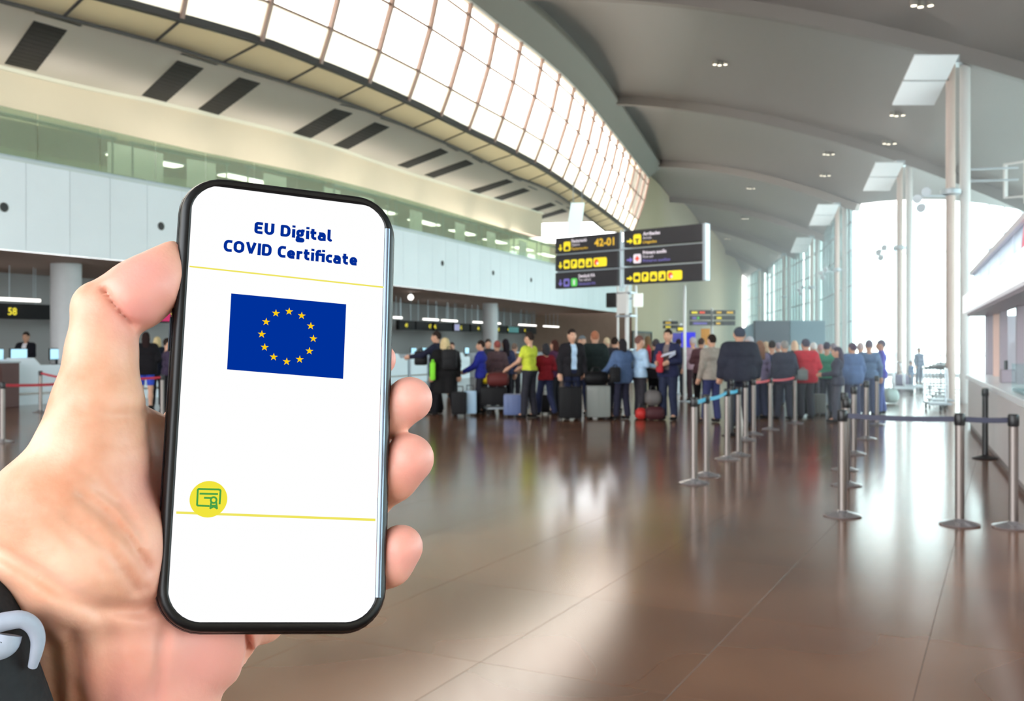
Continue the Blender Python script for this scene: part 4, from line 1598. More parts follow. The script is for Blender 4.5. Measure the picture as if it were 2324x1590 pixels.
def trolley(px, feet, lab, rz=0.0, group=None):
    Y = 3520 / (feet - 785)
    X = (px - CX) / F * Y
    t = thing('luggage_trolley', lab, 'trolley', (X, Y, 0), rz, group)
    # platform along local x, handle at +x
    obj('platform', MB().box((0, 0, 0.17), (0.95, 0.52, 0.04)), M_alu, t)
    mb = MB()
    for s_ in (-0.26, 0.26):
        mb.tube([(0.48, s_, 0.15), (0.50, s_, 0.6), (0.60, s_, 0.98), (0.72, s_, 1.02)], 0.018, 8)
    mb.tube([(0.72, -0.27, 1.02), (0.72, 0.27, 1.02)], 0.02, 8)
    for z in (0.35, 0.5, 0.65, 0.8):
        x = 0.49 + max(0, z - .6) * .25
        mb.tube([(x, -0.26, z), (x, 0.26, z)], 0.012, 6)
    obj('frame', mb, M_chrome, t)
    for (wx, wy) in ((-0.4, 0), (0.38, 0.22), (0.38, -0.22)):
        a = MB().lathe([(0.07, -0.02), (0.07, 0.02)], 14)
        me = MB()
        me.add([(v[0] + wx, v[2] + wy, v[1] + 0.072) for v in a.v], a.f)
        obj('wheel', me, M_black, t, True)
    return t


trolley(1148, 941, 'luggage trolley loaded with dark cases, pushed by the man in yellow', rz=math.radians(12))
suitcase(1120, 941, 0.62, 0.42, 0.45, M_bag_blk, 'wide black suitcase lying on the loaded trolley', handle=False, z0=0.19)
suitcase(1163, 946, 0.40, 0.3, 0.52, mat('case_blue', (92, 108, 150), rough=0.45), 'blue case at the handle end of the loaded trolley', handle=False)
duffel(1130, 940, 0.52, 0.17, mat('bag_maroon', (96, 34, 32), rough=0.7), 'maroon holdall on top of the loaded trolley', z=0.65)
duffel(1101, 938, 0.34, 0.13, mat('bag_yellow', (214, 190, 20), rough=0.6), 'yellow bag on the front of the loaded trolley', z=0.70)
for k in range(5):
    trolley(2128 + k * 6, 930 - k * 9, 'chrome luggage trolley, %s of the nested row beside the kiosk' % ('nearest', 'second', 'middle', 'fourth', 'farthest')[k], rz=math.radians(75), group='nested luggage trolleys by the kiosk')
for k in range(3):
    trolley(2040 + k * 22, 893 - k * 4, 'pale luggage trolley by the bright far window, %s of three' % ('leftmost', 'middle', 'rightmost')[k], rz=math.radians(165), group='luggage trolleys by the far window')


def advert(px, py, feet, w_, h_, m, lab):
    Y = 3520 / (feet - 785)
    p = pxY(px, py, Y)
    t = thing('advert_stand', lab, 'stand', (p.x, p.y, 0))
    obj('board', MB().box((0, 0, p.z), (w_, 0.08, h_), 0, 0.02), m, t)
    obj('pole', MB().tube([(0, 0.06, 0), (0, 0.06, p.z)], 0.03, 8), M_alu, t)
    obj('foot', MB().lathe([(0.25, 0), (0.25, 0.02), (0.04, 0.04)], 16, (0, 0.06, 0)), M_alu, t, True)


advert(1562, 771, 897, 0.46, 0.50, mat('vivid_blue', (50, 46, 225), rough=0.5, emit=0.3), 'vivid blue board on a stand in the far crowd')
advert(1540, 766, 893, 0.40, 0.32, mat('dull_blue', (92, 90, 180), rough=0.5), 'duller blue board left of the vivid blue one')
advert(1601, 764, 893, 0.30, 0.55, mat('orange_board', (226, 160, 70), rough=0.6), 'orange board on a stand beside the beige jacket')

q, a, s_ = fpt(4, -1.2)
t = thing('side_cabinet', 'dark red-brown cabinet at the left picture edge before the white desk', 'cabinet', (q.x, q.y, 0), a)
obj('body', MB().box((0, 0, 0.58), (0.55, 0.5, 1.16), 0, 0.01), mat('cabinet_brown', (86, 56, 52), rough=0.5, var=0.06), t)
obj('door', MB().box((0, -0.26, 0.56), (0.48, 0.02, 1.0)), MATS['cabinet_brown'], t)
obj('top', MB().box((0, 0, 1.18), (0.6, 0.55, 0.04)), M_deskt, t)

# ================================================================== PEOPLE
def mirror(p):
    return (-p[0],) + tuple(p[1:])


POSES = {   # elbow and wrist of the left (+x) arm, then the right arm (given as +x, mirrored)
    'down': (((.25, .03, 1.15), (.27, -.05, .90)), ((.25, .03, 1.15), (.27, -.05, .90))),
    'fold': (((.26, .02, 1.16), (.06, -.22, 1.14)), ((.26, .02, 1.16), (.08, -.24, 1.10))),
    'hips': (((.36, .08, 1.18), (.19, -.06, 1.03)), ((.36, .08, 1.18), (.19, -.06, 1.03))),
    'push': (((.25, -.10, 1.17), (.22, -.38, 1.02)), ((.25, -.10, 1.17), (.22, -.38, 1.02))),
    'phone': (((.25, .0, 1.16), (.10, -.20, 1.36)), ((.25, .03, 1.15), (.27, -.05, .90))),
    'hold': (((.24, -.03, 1.15), (.12, -.30, 1.12)), ((.24, -.03, 1.15), (.12, -.30, 1.12))),
    'reach': (((.27, -.22, 1.26), (.24, -.50, 1.22)), ((.25, .03, 1.15), (.26, -.08, .92))),
    'seat': (((.25, -.12, 1.16), (.15, -.36, 1.10)), ((.25, -.12, 1.16), (.15, -.36, 1.10))),
}
LEGS = {'stand': ((.10, -.01, .50), (.11, .03, .09), (.10, -.01, .50), (.11, .03, .09)),
        'relax': ((.11, -.04, .50), (.15, -.05, .09), (.10, .0, .50), (.10, .05, .09)),
        'walk': ((.10, -.14, .52), (.10, -.20, .10), (.10, .06, .50), (.10, .26, .14)),
        'wide': ((.15, -.02, .50), (.20, .03, .09), (.15, -.02, .50), (.20, .03, .09))}
LO, HI = (-.56, -.74, -.02), (.56, .50, 1.86)
_PM = {}


def body_parts(kind, pose, legs, g):
    """returns a cached mesh: kind in body, top, bottom, shoes, hair"""
    key = (kind, pose if kind in ('body', 'top') else '', legs if kind in ('body', 'bottom', 'shoes') else '', g)
    if key in _PM:
        return _PM[key]
    A = POSES[pose]
    Lg = LEGS[legs]
    vox = 0.0165 if kind in ('body',) else 0.018
    s = SDF(LO, HI, vox, 0.014)
    arms = []
    for i, sgn in ((0, 1), (1, -1)):
        e, w_ = A[i]
        arms.append([(.185 * sgn, 0.0, 1.42), (e[0] * sgn, e[1], e[2]), (w_[0] * sgn, w_[1], w_[2])])
    hips = [((.09 * sg, 0.01, .93), (Lg[2 * i][0] * sg, Lg[2 * i][1], Lg[2 * i][2]), (Lg[2 * i + 1][0] * sg, Lg[2 * i + 1][1], Lg[2 * i + 1][2])) for i, sg in ((0, 1), (1, -1))]

    def torso(inf, waist=1.0):
        s.cone((-.10, .0, 1.34), (.10, .0, 1.34), .115 + inf)
        s.cone((-.07, -.01, 1.16), (.07, -.01, 1.16), .105 * waist + inf)
        s.cone((-.075, .015, .99), (.075, .015, .99), .115 * waist + inf)
        s.cone((-.14, .0, 1.425), (.14, .0, 1.425), .055 + inf)
    if kind == 'body':
        torso(0)
        s.ell((0, .0, 1.655), (.074, .093, .108))
        s.ell((0, -.035, 1.59), (.052, .062, .062))
        s.cone((0, .02, 1.45), (0, .01, 1.60), .052)
        s.cone((0, -.092, 1.645), (0, -.108, 1.615), .010, .014)
        for sg in (1, -1):
            s.ell((.076 * sg, .005, 1.64), (.014, .022, .032))
        for a in arms:
            s.cone(a[0], a[1], .050, .040)
            s.cone(a[1], a[2], .040, .028)
            d = (Vector(a[2]) - Vector(a[1])).normalized()
            w_ = Vector(a[2])
            side = d.cross(Vector((0, 1, 0.2))).normalized()
            pl = w_ + d * .055
            s.cone(w_, pl, .028, .032)
            for q in range(4):
                o = side * (-.027 + .018 * q)
                tip = pl + d * (.060, .072, .070, .054)[q] + o * 1.5 + Vector((0, -.012, -.012))
                s.cone(pl + o, tip, .0105, .009)
            s.cone(w_ + d * .02 - side * .02, w_ + d * .055 - side * .055, .012, .010)
        for h, k_, an in hips:
            s.cone(h, k_, .085, .056)
            s.cone(k_, (k_[0] * .5 + an[0] * .5, k_[1] * .5 + an[1] * .5 + .012, k_[2] * .55 + an[2] * .45), .054, .052)
            s.cone((k_[0] * .5 + an[0] * .5, k_[1] * .5 + an[1] * .5 + .012, k_[2] * .55 + an[2] * .45), an, .052, .036)
            s.cone(an, (an[0], an[1] - .13, an[2] - .05), .036, .028)
        s.done()
    elif kind == 'top':
        inf = {'jacket': .020, 'shirt': .010, 'tee': .010, 'coat': .026, 'bulky': .045, 'open': .020}[g]
        torso(inf, 1.0 if g != 'bulky' else 1.15)
        for a in arms:
            s.cone(a[0], a[1] if g != 'tee' else tuple(Vector(a[0]).lerp(Vector(a[1]), .55)), .056 + inf * .8, .047 + inf * .8)
            if g != 'tee':
                s.cone(a[1], tuple(Vector(a[1]).lerp(Vector(a[2]), .97)), .047 + inf * .7, .036 + inf * .6)
        if g != 'tee' and g != 'shirt':      # collar
            s.cone((0, .02, 1.46), (0, .012, 1.50), .070)
        if g == 'coat':
            for sg in (1, -1):
                s.cone((.07 * sg, .01, .95), (.10 * sg, .0, .52), .13, .15)
        hem = {'jacket': .86, 'shirt': .88, 'tee': .90, 'coat': .50, 'bulky': .80, 'open': .84}[g]
        if g in ('jacket', 'bulky', 'open', 'shirt'):
            s.cone((-.08, .01, .90), (.08, .01, .90), .115 + inf * 1.1)
        s.done()
        s.cut(lambda x, y, z: (hem - z) + 0 * x + 0 * y if True else 0)
        s.cut(lambda x, y, z: (z - (1.525 if g not in ('tee', 'shirt') else 1.495)) + 0 * x + 0 * y)
        if g == 'open':      # open front showing the shirt
            s.cut(lambda x, y, z: np.minimum(np.minimum(.055 + .0 * z - np.abs(x), -(y + .03)), z - .9 + 0 * x) + 0 * x)
    elif kind == 'bottom':
        if g == 'skirt':
            s.cone((-.07, .01, .94), (.07, .01, .94), .135)
            s.cone((-.07, .01, .94), (-.09, .0, .55), .12, .14)
            s.cone((.07, .01, .94), (.09, .0, .55), .12, .14)
        else:
            s.cone((-.075, .015, .97), (.075, .015, .97), .125)
            for h, k_, an in hips:
                s.cone(h, k_, .098, .074)
                s.cone(k_, (an[0], an[1] + .02, an[2]), .076, .070)
        s.done()
        s.cut(lambda x, y, z: z - 1.03 + 0 * x + 0 * y)
        low = {'trousers': .075, 'shorts': .56, 'skirt': .54}[g]
        s.cut(lambda x, y, z: low - z + 0 * x + 0 * y)
    elif kind == 'shoes':
        for h, k_, an in (hips[:1] if g == 'l' else hips[1:]):
            s.cone((an[0], an[1] + .025, an[2] - .04), (an[0], an[1] - .14, an[2] - .052), .044, .036)
            s.cone((an[0], an[1] + .01, an[2]), (an[0], an[1] + .01, an[2] - .04), .040)
        s.done()
        if legs != 'walk':
            s.cut(lambda x, y, z: .004 - z + 0 * x + 0 * y)
        s.cut(lambda x, y, z: z - .16 + 0 * x + 0 * y) if legs != 'walk' else None
    elif kind == 'hair':
        s = SDF((-.22, -.26, 1.2), (.22, .26, 1.86), 0.011, 0.010)
        s.ell((0, .012, 1.672), (.086, .104, .112))
        if g == 'long':
            s.cone((-.03, .07, 1.62), (-.03, .10, 1.38), .06, .045)
            s.cone((.03, .07, 1.62), (.03, .10, 1.38), .06, .045)
        if g == 'bun':
            s.ell((0, .10, 1.73), (.04, .04, .04))
        if g == 'bob':
            for sg in (1, -1):
                s.cone((.055 * sg, .03, 1.64), (.06 * sg, .03, 1.55), .04)
            s.cone((0, .06, 1.64), (0, .07, 1.53), .06)
        s.done()
        if g == 'cap':
            s.cut(lambda x, y, z: 1.695 - z + 0 * x + 0 * y)
        else:
            s.cut(lambda x, y, z: np.minimum(-(y + .055), 1.705 - z) + 0 * x)
            if g == 'short':
                s.cut(lambda x, y, z: 1.60 - z + 0 * x + 0 * y)
    me = s.mesh(kind)
    _PM[key] = me
    return me


_EY = {}


def person(lab, px, top, feet, face, tc, bc, hc=(40, 32, 28), pose='down', hair='short', g='jacket', legs='stand', bot='trousers',
           sc=(30, 28, 28), wide=1.0, skin=(206, 158, 132), inner=None, group=None, feet_z=0.0):
    Y = 3520 / (feet - 785)
    X = (px - CX) / F * Y
    h = (feet - top) / F * Y
    k = h / 1.785
    t = thing('person', lab, 'person', (X, Y, feet_z), math.radians(face), group)
    t.scale = (k * wide, k * (0.5 + wide / 2), k)
    sk = mat('skin_%d_%d_%d' % skin, skin, rough=0.6)
    obj('body', body_parts('body', pose, legs, ''), sk, t)
    obj({'jacket': 'jacket', 'shirt': 'shirt', 'tee': 't_shirt', 'coat': 'coat', 'bulky': 'jacket', 'open': 'jacket'}[g], body_parts('top', pose, legs, g), cloth(tc), t)
    if inner:
        obj('shirt', body_parts('top', pose, legs, 'tee'), cloth(inner), t)
    obj({'trousers': 'trousers', 'shorts': 'shorts', 'skirt': 'skirt'}[bot], body_parts('bottom', pose, legs, bot), cloth(bc), t)
    obj('shoe', body_parts('shoes', pose, legs, 'l'), cloth(sc), t)
    obj('shoe', body_parts('shoes', pose, legs, 'r'), cloth(sc), t)
    if hair != 'bald':
        obj('cap' if hair == 'cap' else 'hair', body_parts('hair', pose, legs, hair), cloth(hc), t)
    if hair == 'cap':
        obj('peak', MB().prism([(-.06, -.08, 1.70), (-.045, -.16, 1.69), (.045, -.16, 1.69), (.06, -.08, 1.70)], (0, 0, .008)), cloth(hc), t)
    if abs((face + 180) % 360 - 180) < 100:
        if not _EY:
            for nm, sx in (('e', 1), ('f', -1)):
                _EY[nm] = MB().ball((.030 * sx, -.083, 1.66), .012, 8, 6).mesh('eye', True)
            _EY['m'] = MB().ball((0, -.094, 1.585), (.022, .008, .006), 8, 6).mesh('mouth', True)
        obj('eye', _EY['e'], mat('eye_dark', (40, 30, 28), rough=0.3), t)
        obj('eye', _EY['f'], MATS['eye_dark'], t)
        obj('mouth', _EY['m'], mat('lips', (170, 96, 88), rough=0.5), t)
    return t


BLK, NAVY, JEAN, CHAR = (22, 21, 25), (30, 35, 58), (50, 60, 94), (46, 46, 54)
BRN, BLD, GRY = (44, 34, 30), (206, 184, 140), (150, 146, 142)
person('clerk in a dark suit behind the stepped white desk at the left', 59, 752, 906, 0, (28, 28, 36), BLK, BRN, 'seat', 'short', 'open', inner=(230, 230, 236))
person('long-haired person in black top and bright blue shorts, between thumb and phone', 331, 752, 930, 200, (26, 24, 28), (56, 80, 190), (40, 26, 26), 'fold', 'long', 'bulky', 'relax', 'shorts')
person('fair-haired person in dark navy jacket beside the blue shorts', 357, 763, 925, 190, (30, 34, 46), BLK, BLD, 'down', 'bob', 'bulky')
person('dark-haired person half hidden by the phone\'s left edge', 381, 766, 935, 120, (60, 50, 70), BLK, BRN, 'down', 'short', 'shirt')
person('tall man in navy reaching a dark bag to the left, near the phone', 990, 750, 938, 255, (36, 38, 56), BLK, BRN, 'reach', 'short', 'jacket', 'relax')
person('fair-haired traveller in a long black coat seen from behind', 1010, 765, 942, 185, (26, 25, 26), BLK, BLD, 'down', 'bob', 'coat', 'wide', wide=1.15)
person('man in a bright blue jacket reaching left', 1091, 771, 938, 260, (44, 52, 150), CHAR, BRN, 'push', 'short', 'jacket', 'relax')
person('man in a lime yellow T-shirt pushing the loaded trolley', 1201, 752, 948, 235, (206, 216, 70), CHAR, BRN, 'push', 'short', 'tee', 'relax')
person('woman in a dark red top behind the yellow shirt', 1238, 778, 944, 205, (140, 34, 44), (46, 52, 80), (60, 60, 66), 'fold', 'bob', 'shirt', 'walk')
person('man in open black jacket over a pale blue shirt, facing us', 1298, 745, 951, 18, (34, 32, 36), NAVY, BRN, 'down', 'short', 'open', inner=(180, 206, 230))
person('man in a grey cap and pale shirt behind the open black jacket', 1321, 760, 940, 330, (190, 206, 220), NAVY, (110, 116, 122), 'down', 'cap', 'shirt')
person('auburn-haired person in dark green standing behind the holdall', 1350, 750, 945, 190, (36, 46, 46), BLK, (170, 110, 84), 'down', 'short', 'bulky')
person('woman in a denim blue jacket bending toward the holdall', 1412, 768, 951, 215, (84, 106, 142), (40, 40, 56), (40, 38, 42), 'push', 'bob', 'bulky', 'relax')
person('man in a light blue shirt seen side-on by the mast', 1452, 760, 950, 115, (176, 206, 232), (54, 52, 58), (120, 84, 76), 'hold', 'short', 'shirt', 'relax')
person('person in a black jacket behind the light blue shirt', 1489, 768, 944, 160, (40, 38, 44), BLK, (70, 64, 66), 'down', 'short', 'jacket')
person('tall man in navy reading papers, beside the red backpack', 1516, 745, 953, 330, (44, 48, 78), (44, 50, 72), BRN, 'hold', 'short', 'open', 'stand', inner=(120, 110, 110))
person('man in a beige jacket and jeans, seen from behind', 1615, 757, 958, 205, (158, 148, 138), (54, 58, 96), BRN, 'down', 'short', 'jacket', 'relax', sc=(40, 38, 40))
person('very broad man in a black jacket, tallest back in the queue', 1678, 741, 968, 182, (50, 52, 64), (44, 46, 60), (70, 76, 90), 'down', 'short', 'bulky', 'stand', wide=1.22)
person('woman in a lilac patterned blouse right of the broad man', 1724, 772, 950, 200, (160, 150, 186), (58, 62, 84), (140, 104, 84), 'down', 'long', 'shirt')
person('dark-haired person in navy with a pale blue sleeve', 1752, 772, 940, 170, (54, 58, 92), (52, 54, 70), BRN, 'fold', 'short', 'shirt')
person('grey-haired man in a dark slate jacket at the red belt', 1780, 772, 952, 190, (62, 64, 80), (56, 58, 70), GRY, 'down', 'short', 'bulky', 'relax')
person('person in a bright red sweater in the queue', 1828, 768, 950, 188, (196, 46, 62), (58, 58, 66), (84, 80, 96), 'fold', 'short', 'bulky', 'stand', wide=1.1)
person('person in a green shirt behind the red sweater', 1877, 775, 940, 150, (74, 160, 130), (70, 72, 90), (70, 66, 84), 'down', 'short', 'shirt')
person('long-haired woman in a dark coat looking at her hands', 1900, 786, 957, 250, (66, 66, 82), (80, 80, 92), (80, 72, 88), 'hold', 'long', 'jacket', 'relax', wide=1.15)
person('man in a blue-grey jacket and dark trousers, toward the right of the queue', 1934, 777, 948, 200, (92, 112, 152), (72, 74, 104), (92, 76, 96), 'down', 'short', 'bulky', 'stand', wide=1.1)
person('person in a slate blue top behind the blue-grey jacket', 1972, 770, 944, 170, (104, 128, 162), (92, 102, 140), (110, 104, 120), 'down', 'short', 'shirt')
person('person in a violet-blue sweater at the right end of the queue', 1999, 770, 940, 250, (92, 88, 178), (88, 100, 160), (110, 104, 120), 'fold', 'short', 'jacket', 'relax')
person('lone person standing far off against the bright window', 2086, 788, 872, 20, (84, 92, 116), (80, 88, 110), (110, 90, 96), 'down', 'short', 'shirt')
person('child standing by the far luggage trolleys', 2068, 818, 884, 40, (96, 112, 140), (90, 100, 120), (90, 90, 110), 'down', 'short', 'shirt')
person('person in grey-blue behind the kiosk glass', 2300, 776, 965, 300, (128, 128, 160), (90, 110, 170), (120, 90, 90), 'down', 'short', 'shirt')
person('person in a violet-blue jacket at the right picture edge behind the kiosk', 2328, 780, 960, 60, (92, 92, 190), (80, 90, 120), BRN, 'hold', 'short', 'jacket')
# second row, seen between the others
for (lab, px, top, feet, face, tc, bc, hc, pose, hair, g) in (
        ('clerk in black just right of the white column behind the desks', 1108, 768, 920, 10, (50, 50, 56), BLK, BRN, 'hold', 'short', 'jacket'),
        ('reddish-haired traveller at the desks right of the blue jacket', 1128, 772, 932, 200, (90, 70, 74), CHAR, (150, 80, 74), 'down', 'short', 'jacket'),
        ('woman with long black hair at the desks left of the yellow shirt', 1147, 768, 930, 200, (56, 60, 90), CHAR, (36, 30, 36), 'down', 'long', 'shirt'),
        ('clerk with dark hair behind the desk near the phone', 1026, 776, 900, 0, (60, 56, 60), BLK, (60, 40, 40), 'hold', 'short', 'open'),
        ('small distant traveller in brown by the far desks', 1168, 778, 915, 160, (130, 110, 96), CHAR, (120, 100, 90), 'down', 'short', 'shirt'),
        ('woman with dark hair and purple scarf left of the black jacket man', 1258, 770, 936, 240, (90, 50, 80), CHAR, (70, 40, 34), 'down', 'bob', 'jacket'),
        ('distant person in pale blue left of the denim jacket', 1377, 765, 916, 190, (130, 160, 180), CHAR, (200, 180, 150), 'down', 'short', 'shirt'),
        ('distant dark-haired person in black left of the mast', 1396, 764, 932, 150, (44, 46, 56), CHAR, BRN, 'down', 'short', 'bulky'),
        ('distant person in brown between mast and navy man', 1470, 762, 905, 190, (130, 110, 80), CHAR, (120, 96, 70), 'down', 'bob', 'jacket'),
        ('distant person in dark grey below the small yellow sign', 1540, 768, 897, 170, (60, 58, 62), CHAR, BRN, 'hips', 'short', 'jacket'),
        ('distant person in faded rose beside the orange board', 1572, 764, 910, 200, (170, 140, 150), (70, 50, 56), (190, 180, 180), 'down', 'short', 'shirt'),
        ('distant person in dark red and black left of the beige jacket', 1592, 766, 922, 150, (90, 60, 66), BLK, (70, 52, 50), 'fold', 'short', 'jacket'),
        ('grey-haired person peering right of the broad man', 1700, 762, 935, 240, (150, 150, 170), (70, 74, 96), (190, 190, 196), 'down', 'short', 'shirt'),
        ('blond-haired person behind the lilac blouse', 1738, 774, 930, 180, (150, 160, 190), (80, 84, 100), (196, 170, 140), 'down', 'bob', 'shirt'),
        ('distant person in pale violet left of the slate jacket', 1766, 776, 920, 190, (110, 120, 170), (80, 84, 100), (150, 140, 150), 'down', 'short', 'shirt'),
        ('fair-haired person between slate jacket and red sweater', 1803, 772, 925, 180, (66, 70, 84), (70, 74, 86), (226, 190, 160), 'down', 'bob', 'jacket'),
        ('white-haired person just right of the red sweater', 1846, 776, 932, 190, (150, 140, 150), (90, 90, 100), (226, 222, 220), 'down', 'short', 'shirt'),
        ('pinkish-haired person left of the green shirt', 1862, 780, 918, 180, (140, 130, 150), (90, 94, 110), (190, 150, 150), 'down', 'short', 'shirt'),
        ('person with grey-brown hair right of the green shirt', 1891, 778, 924, 190, (110, 120, 140), (90, 94, 110), (130, 120, 130), 'down', 'short', 'jacket'),
        ('pale-shirted person between the two blue jackets', 1953, 776, 930, 150, (170, 190, 214), (110, 120, 150), (190, 170, 170), 'down', 'short', 'shirt'),
        ('distant shopper in grey deep in the kiosk, behind its posts', 2262, 790, 915, 320, (140, 150, 180), (90, 100, 130), (120, 100, 100), 'down', 'short', 'shirt')):
    person(lab, px, top, feet, face, tc, bc, hc, pose, hair, g)


# things people carry -------------------------------------------------
def carried(name, lab, cat, px, py, feet, dy, size, m, bev=0.05, extra=None):
    Y = 3520 / (feet - 785) + dy
    p = pxY(px, py, Y)
    t = thing(name, lab, cat, tuple(p))
    obj('body', MB().box((0, 0, 0), size, 0, bev), m, t, True)
    obj('pocket', MB().box((0, -size[1] / 2, -size[2] * .15), (size[0] * .7, size[1] * .2, size[2] * .4), 0, bev * .5), m, t, True)
    obj('strap', MB().tube([(-size[0] * .2, 0, size[2] * .45), (-size[0] * .1, 0, size[2] * .62), (size[0] * .1, 0, size[2] * .62), (size[0] * .2, 0, size[2] * .45)], 0.014, 6), m, t)
    return t


carried('backpack', 'dark bag held out by the tall navy man near the phone', 'bag', 955, 812, 938, -0.1, (0.30, 0.2, 0.34), M_bag_blk)
carried('vest_bundle', 'neon green cloth bag at the side of the black coat', 'bag', 982, 842, 942, -0.25, (0.13, 0.1, 0.42), mat('neon_green', (130, 220, 40), rough=0.7))
carried('backpack', 'black backpack on the shoulders of the black-coated traveller', 'backpack', 1020, 815, 942, -0.28, (0.34, 0.2, 0.46), M_bag_blk)
carried('backpack', 'red-edged backpack on the navy man reading papers', 'backpack', 1497, 824, 953, -0.2, (0.14, 0.2, 0.40), mat('pack_red', (190, 40, 54), rough=0.7))
carried('backpack', 'dark red backpack right of the light blue shirt', 'backpack', 1472, 806, 950, 0.1, (0.10, 0.2, 0.36), MATS['pack_red'])
carried('shoulder_bag', 'black shoulder bag behind the denim jacket', 'bag', 1396, 850, 951, -0.35, (0.24, 0.14, 0.34), M_bag_blk)
carried('shoulder_bag', 'grey-green shoulder bag hanging below the red sweater', 'bag', 1822, 850, 950, -0.35, (0.22, 0.12, 0.24), mat('bag_sage', (130, 140, 140), rough=0.7))
t = thing('paper_sheets', 'white papers held open by the navy man', 'paper', tuple(pxY(1518, 804, 20.6)))
obj('sheet', MB().prism([(-.17, 0, -.06), (.14, 0, .03), (.16, .1, .08), (-.15, .1, -.01)], (0, 0, .004)), mat('paper', (206, 214, 230), rough=0.7), t)
obj('sheet', MB().prism([(0.0, -.02, -.08), (.14, -.02, .0), (.16, .1, .05), (.02, .1, -.03)], (0, 0, .004)), MATS['paper'], t)

# ================================================================== SMARTPHONE
PH_C = Vector((-.0818, .3474, CZ - .0191))


def prot(a, b, c):
    Rx = Matrix(((1, 0, 0), (0, math.cos(a), -math.sin(a)), (0, math.sin(a), math.cos(a))))
    Ry = Matrix(((math.cos(b), 0, math.sin(b)), (0, 1, 0), (-math.sin(b), 0, math.cos(b))))
    Rz = Matrix(((math.cos(c), -math.sin(c), 0), (math.sin(c), math.cos(c), 0), (0, 0, 1)))
    return Rz @ Ry @ Rx


Rc = prot(.2201, -.349, -.0737)     # in camera axes: x right, y up, z depth


def c2w(v):
    return Vector((v[0], v[2], v[1]))


PX = c2w(Rc @ Vector((1, 0, 0))).normalized()     # phone right
PY = c2w(Rc @ Vector((0, 1, 0))).normalized()     # phone up
PN = -c2w(Rc @ Vector((0, 0, 1))).normalized()    # out of the screen, toward the viewer
PM4 = Matrix(((PX.x, PY.x, PN.x, PH_C.x), (PX.y, PY.y, PN.y, PH_C.y), (PX.z, PY.z, PN.z, PH_C.z), (0, 0, 0, 1)))
CAMP = Vector((0, 0, CZ))


def ray(px, py):
    return Vector(((px - CX) / F, 1.0, (HY - py) / F))


def onphone(px, py, lift=0.0):
    """local (x, y) on the screen plane where the pixel ray hits it"""
    r = ray(px, py)
    t = ((PH_C + PN * lift) - CAMP).dot(PN) / r.dot(PN)
    q = CAMP + r * t
    d = q - PH_C
    return Vector((d.dot(PX), d.dot(PY)))


corners = [onphone(*p) for p in ((438.5, 417), (873.5, 472), (849, 1411), (378, 1411))]


def bil(u, v):
    """u 0..1 left to right, v 0..1 bottom to top"""
    tl, tr, br, bl = corners
    return (bl * (1 - u) + br * u) * (1 - v) + (tl * (1 - u) + tr * u) * v


W_SC, H_SC = .0700, .1536


def rr_loop(ml, mr_, mt, mb_, r, n=8):
    """rounded rectangle loop around the screen area with margins (metres), local xy"""
    u0, u1 = -ml / W_SC, 1 + mr_ / W_SC
    v0, v1 = -mb_ / H_SC, 1 + mt / H_SC
    ru, rv = r / W_SC, r / H_SC
    out = []
    for cu, cv, a0 in ((u1 - ru, v1 - rv, 0), (u0 + ru, v1 - rv, 90), (u0 + ru, v0 + rv, 180), (u1 - ru, v0 + rv, 270)):
        for k in range(n + 1):
            a = math.radians(a0 + 90 * k / n)
            out.append(bil(cu + ru * math.cos(a), cv + rv * math.sin(a)))
    return out


phone = thing('smartphone', 'black smartphone held upright showing a white certificate screen', 'phone', (0, 0, 0))
phone.matrix_world = PM4
M_case = mat('phone_case_black', (9, 10, 12), rough=0.38, spec=0.35)
M_rimm = mat('phone_rim_metal', (40, 44, 52), rough=0.25, metal=0.7)
# body: loops from the front lip to the back
prof = [  # inset (-) / outset of the loop, z
    (-0.0005, 0.0002), (0.0002, 0.0009), (0.0014, 0.0010), (0.0026, 0.0002), (0.0033, -0.0016), (0.0036, -0.0042), (0.0034, -0.0068), (0.0024, -0.0088), (0.0006, -0.0098), (-0.004, -0.0101)]
mb = MB()
rows = []
for o, z in prof:
    lp = rr_loop(o + .0004, o + .0008, o * .9 + 0.0008, o + .0003, 0.0115 + o)
    rows.append([(p.x, p.y, z) for p in lp] + [(lp[0].x, lp[0].y, z)])
mb.grid(rows)
nn_ = len(rows[-1]) - 1
mb.add(rows[-1][:-1], [tuple(range(nn_))])
me = mb.mesh('case', True)
obj('case', me, M_case, phone)
# polished metal side strip on the outer flank
mb = MB()
rows = []
for o, z in ((0.00355, -0.0026), (0.0040, -0.0034), (0.0040, -0.0062), (0.0036, -0.0068)):
    lp = rr_loop(o + .0004, o + .0008, o * .9 + 0.0008, o + .0003, 0.0115 + o)
    rows.append([(p.x, p.y, z) for p in lp] + [(lp[0].x, lp[0].y, z)])
obj('side_frame', mb.grid(rows), M_rimm, phone, True)
# silver strip standing in for the bright reflection on the right glass rim
rows = []
for o, z in ((0.0001, .00075), (0.0007, .0013), (0.0014, .0014), (0.0021, .0009)):
    rr_ = []
    for k in range(21):
        v = .055 + .89 * k / 20
        p = bil(1 + o / W_SC, v)
        rr_.append((p.x, p.y, z))
    rows.append(rr_[::-1])
obj('glass_edge', MB().grid(rows), mat('glass_edge_silver', (112, 122, 136), rough=0.3, metal=0.8), phone, True)
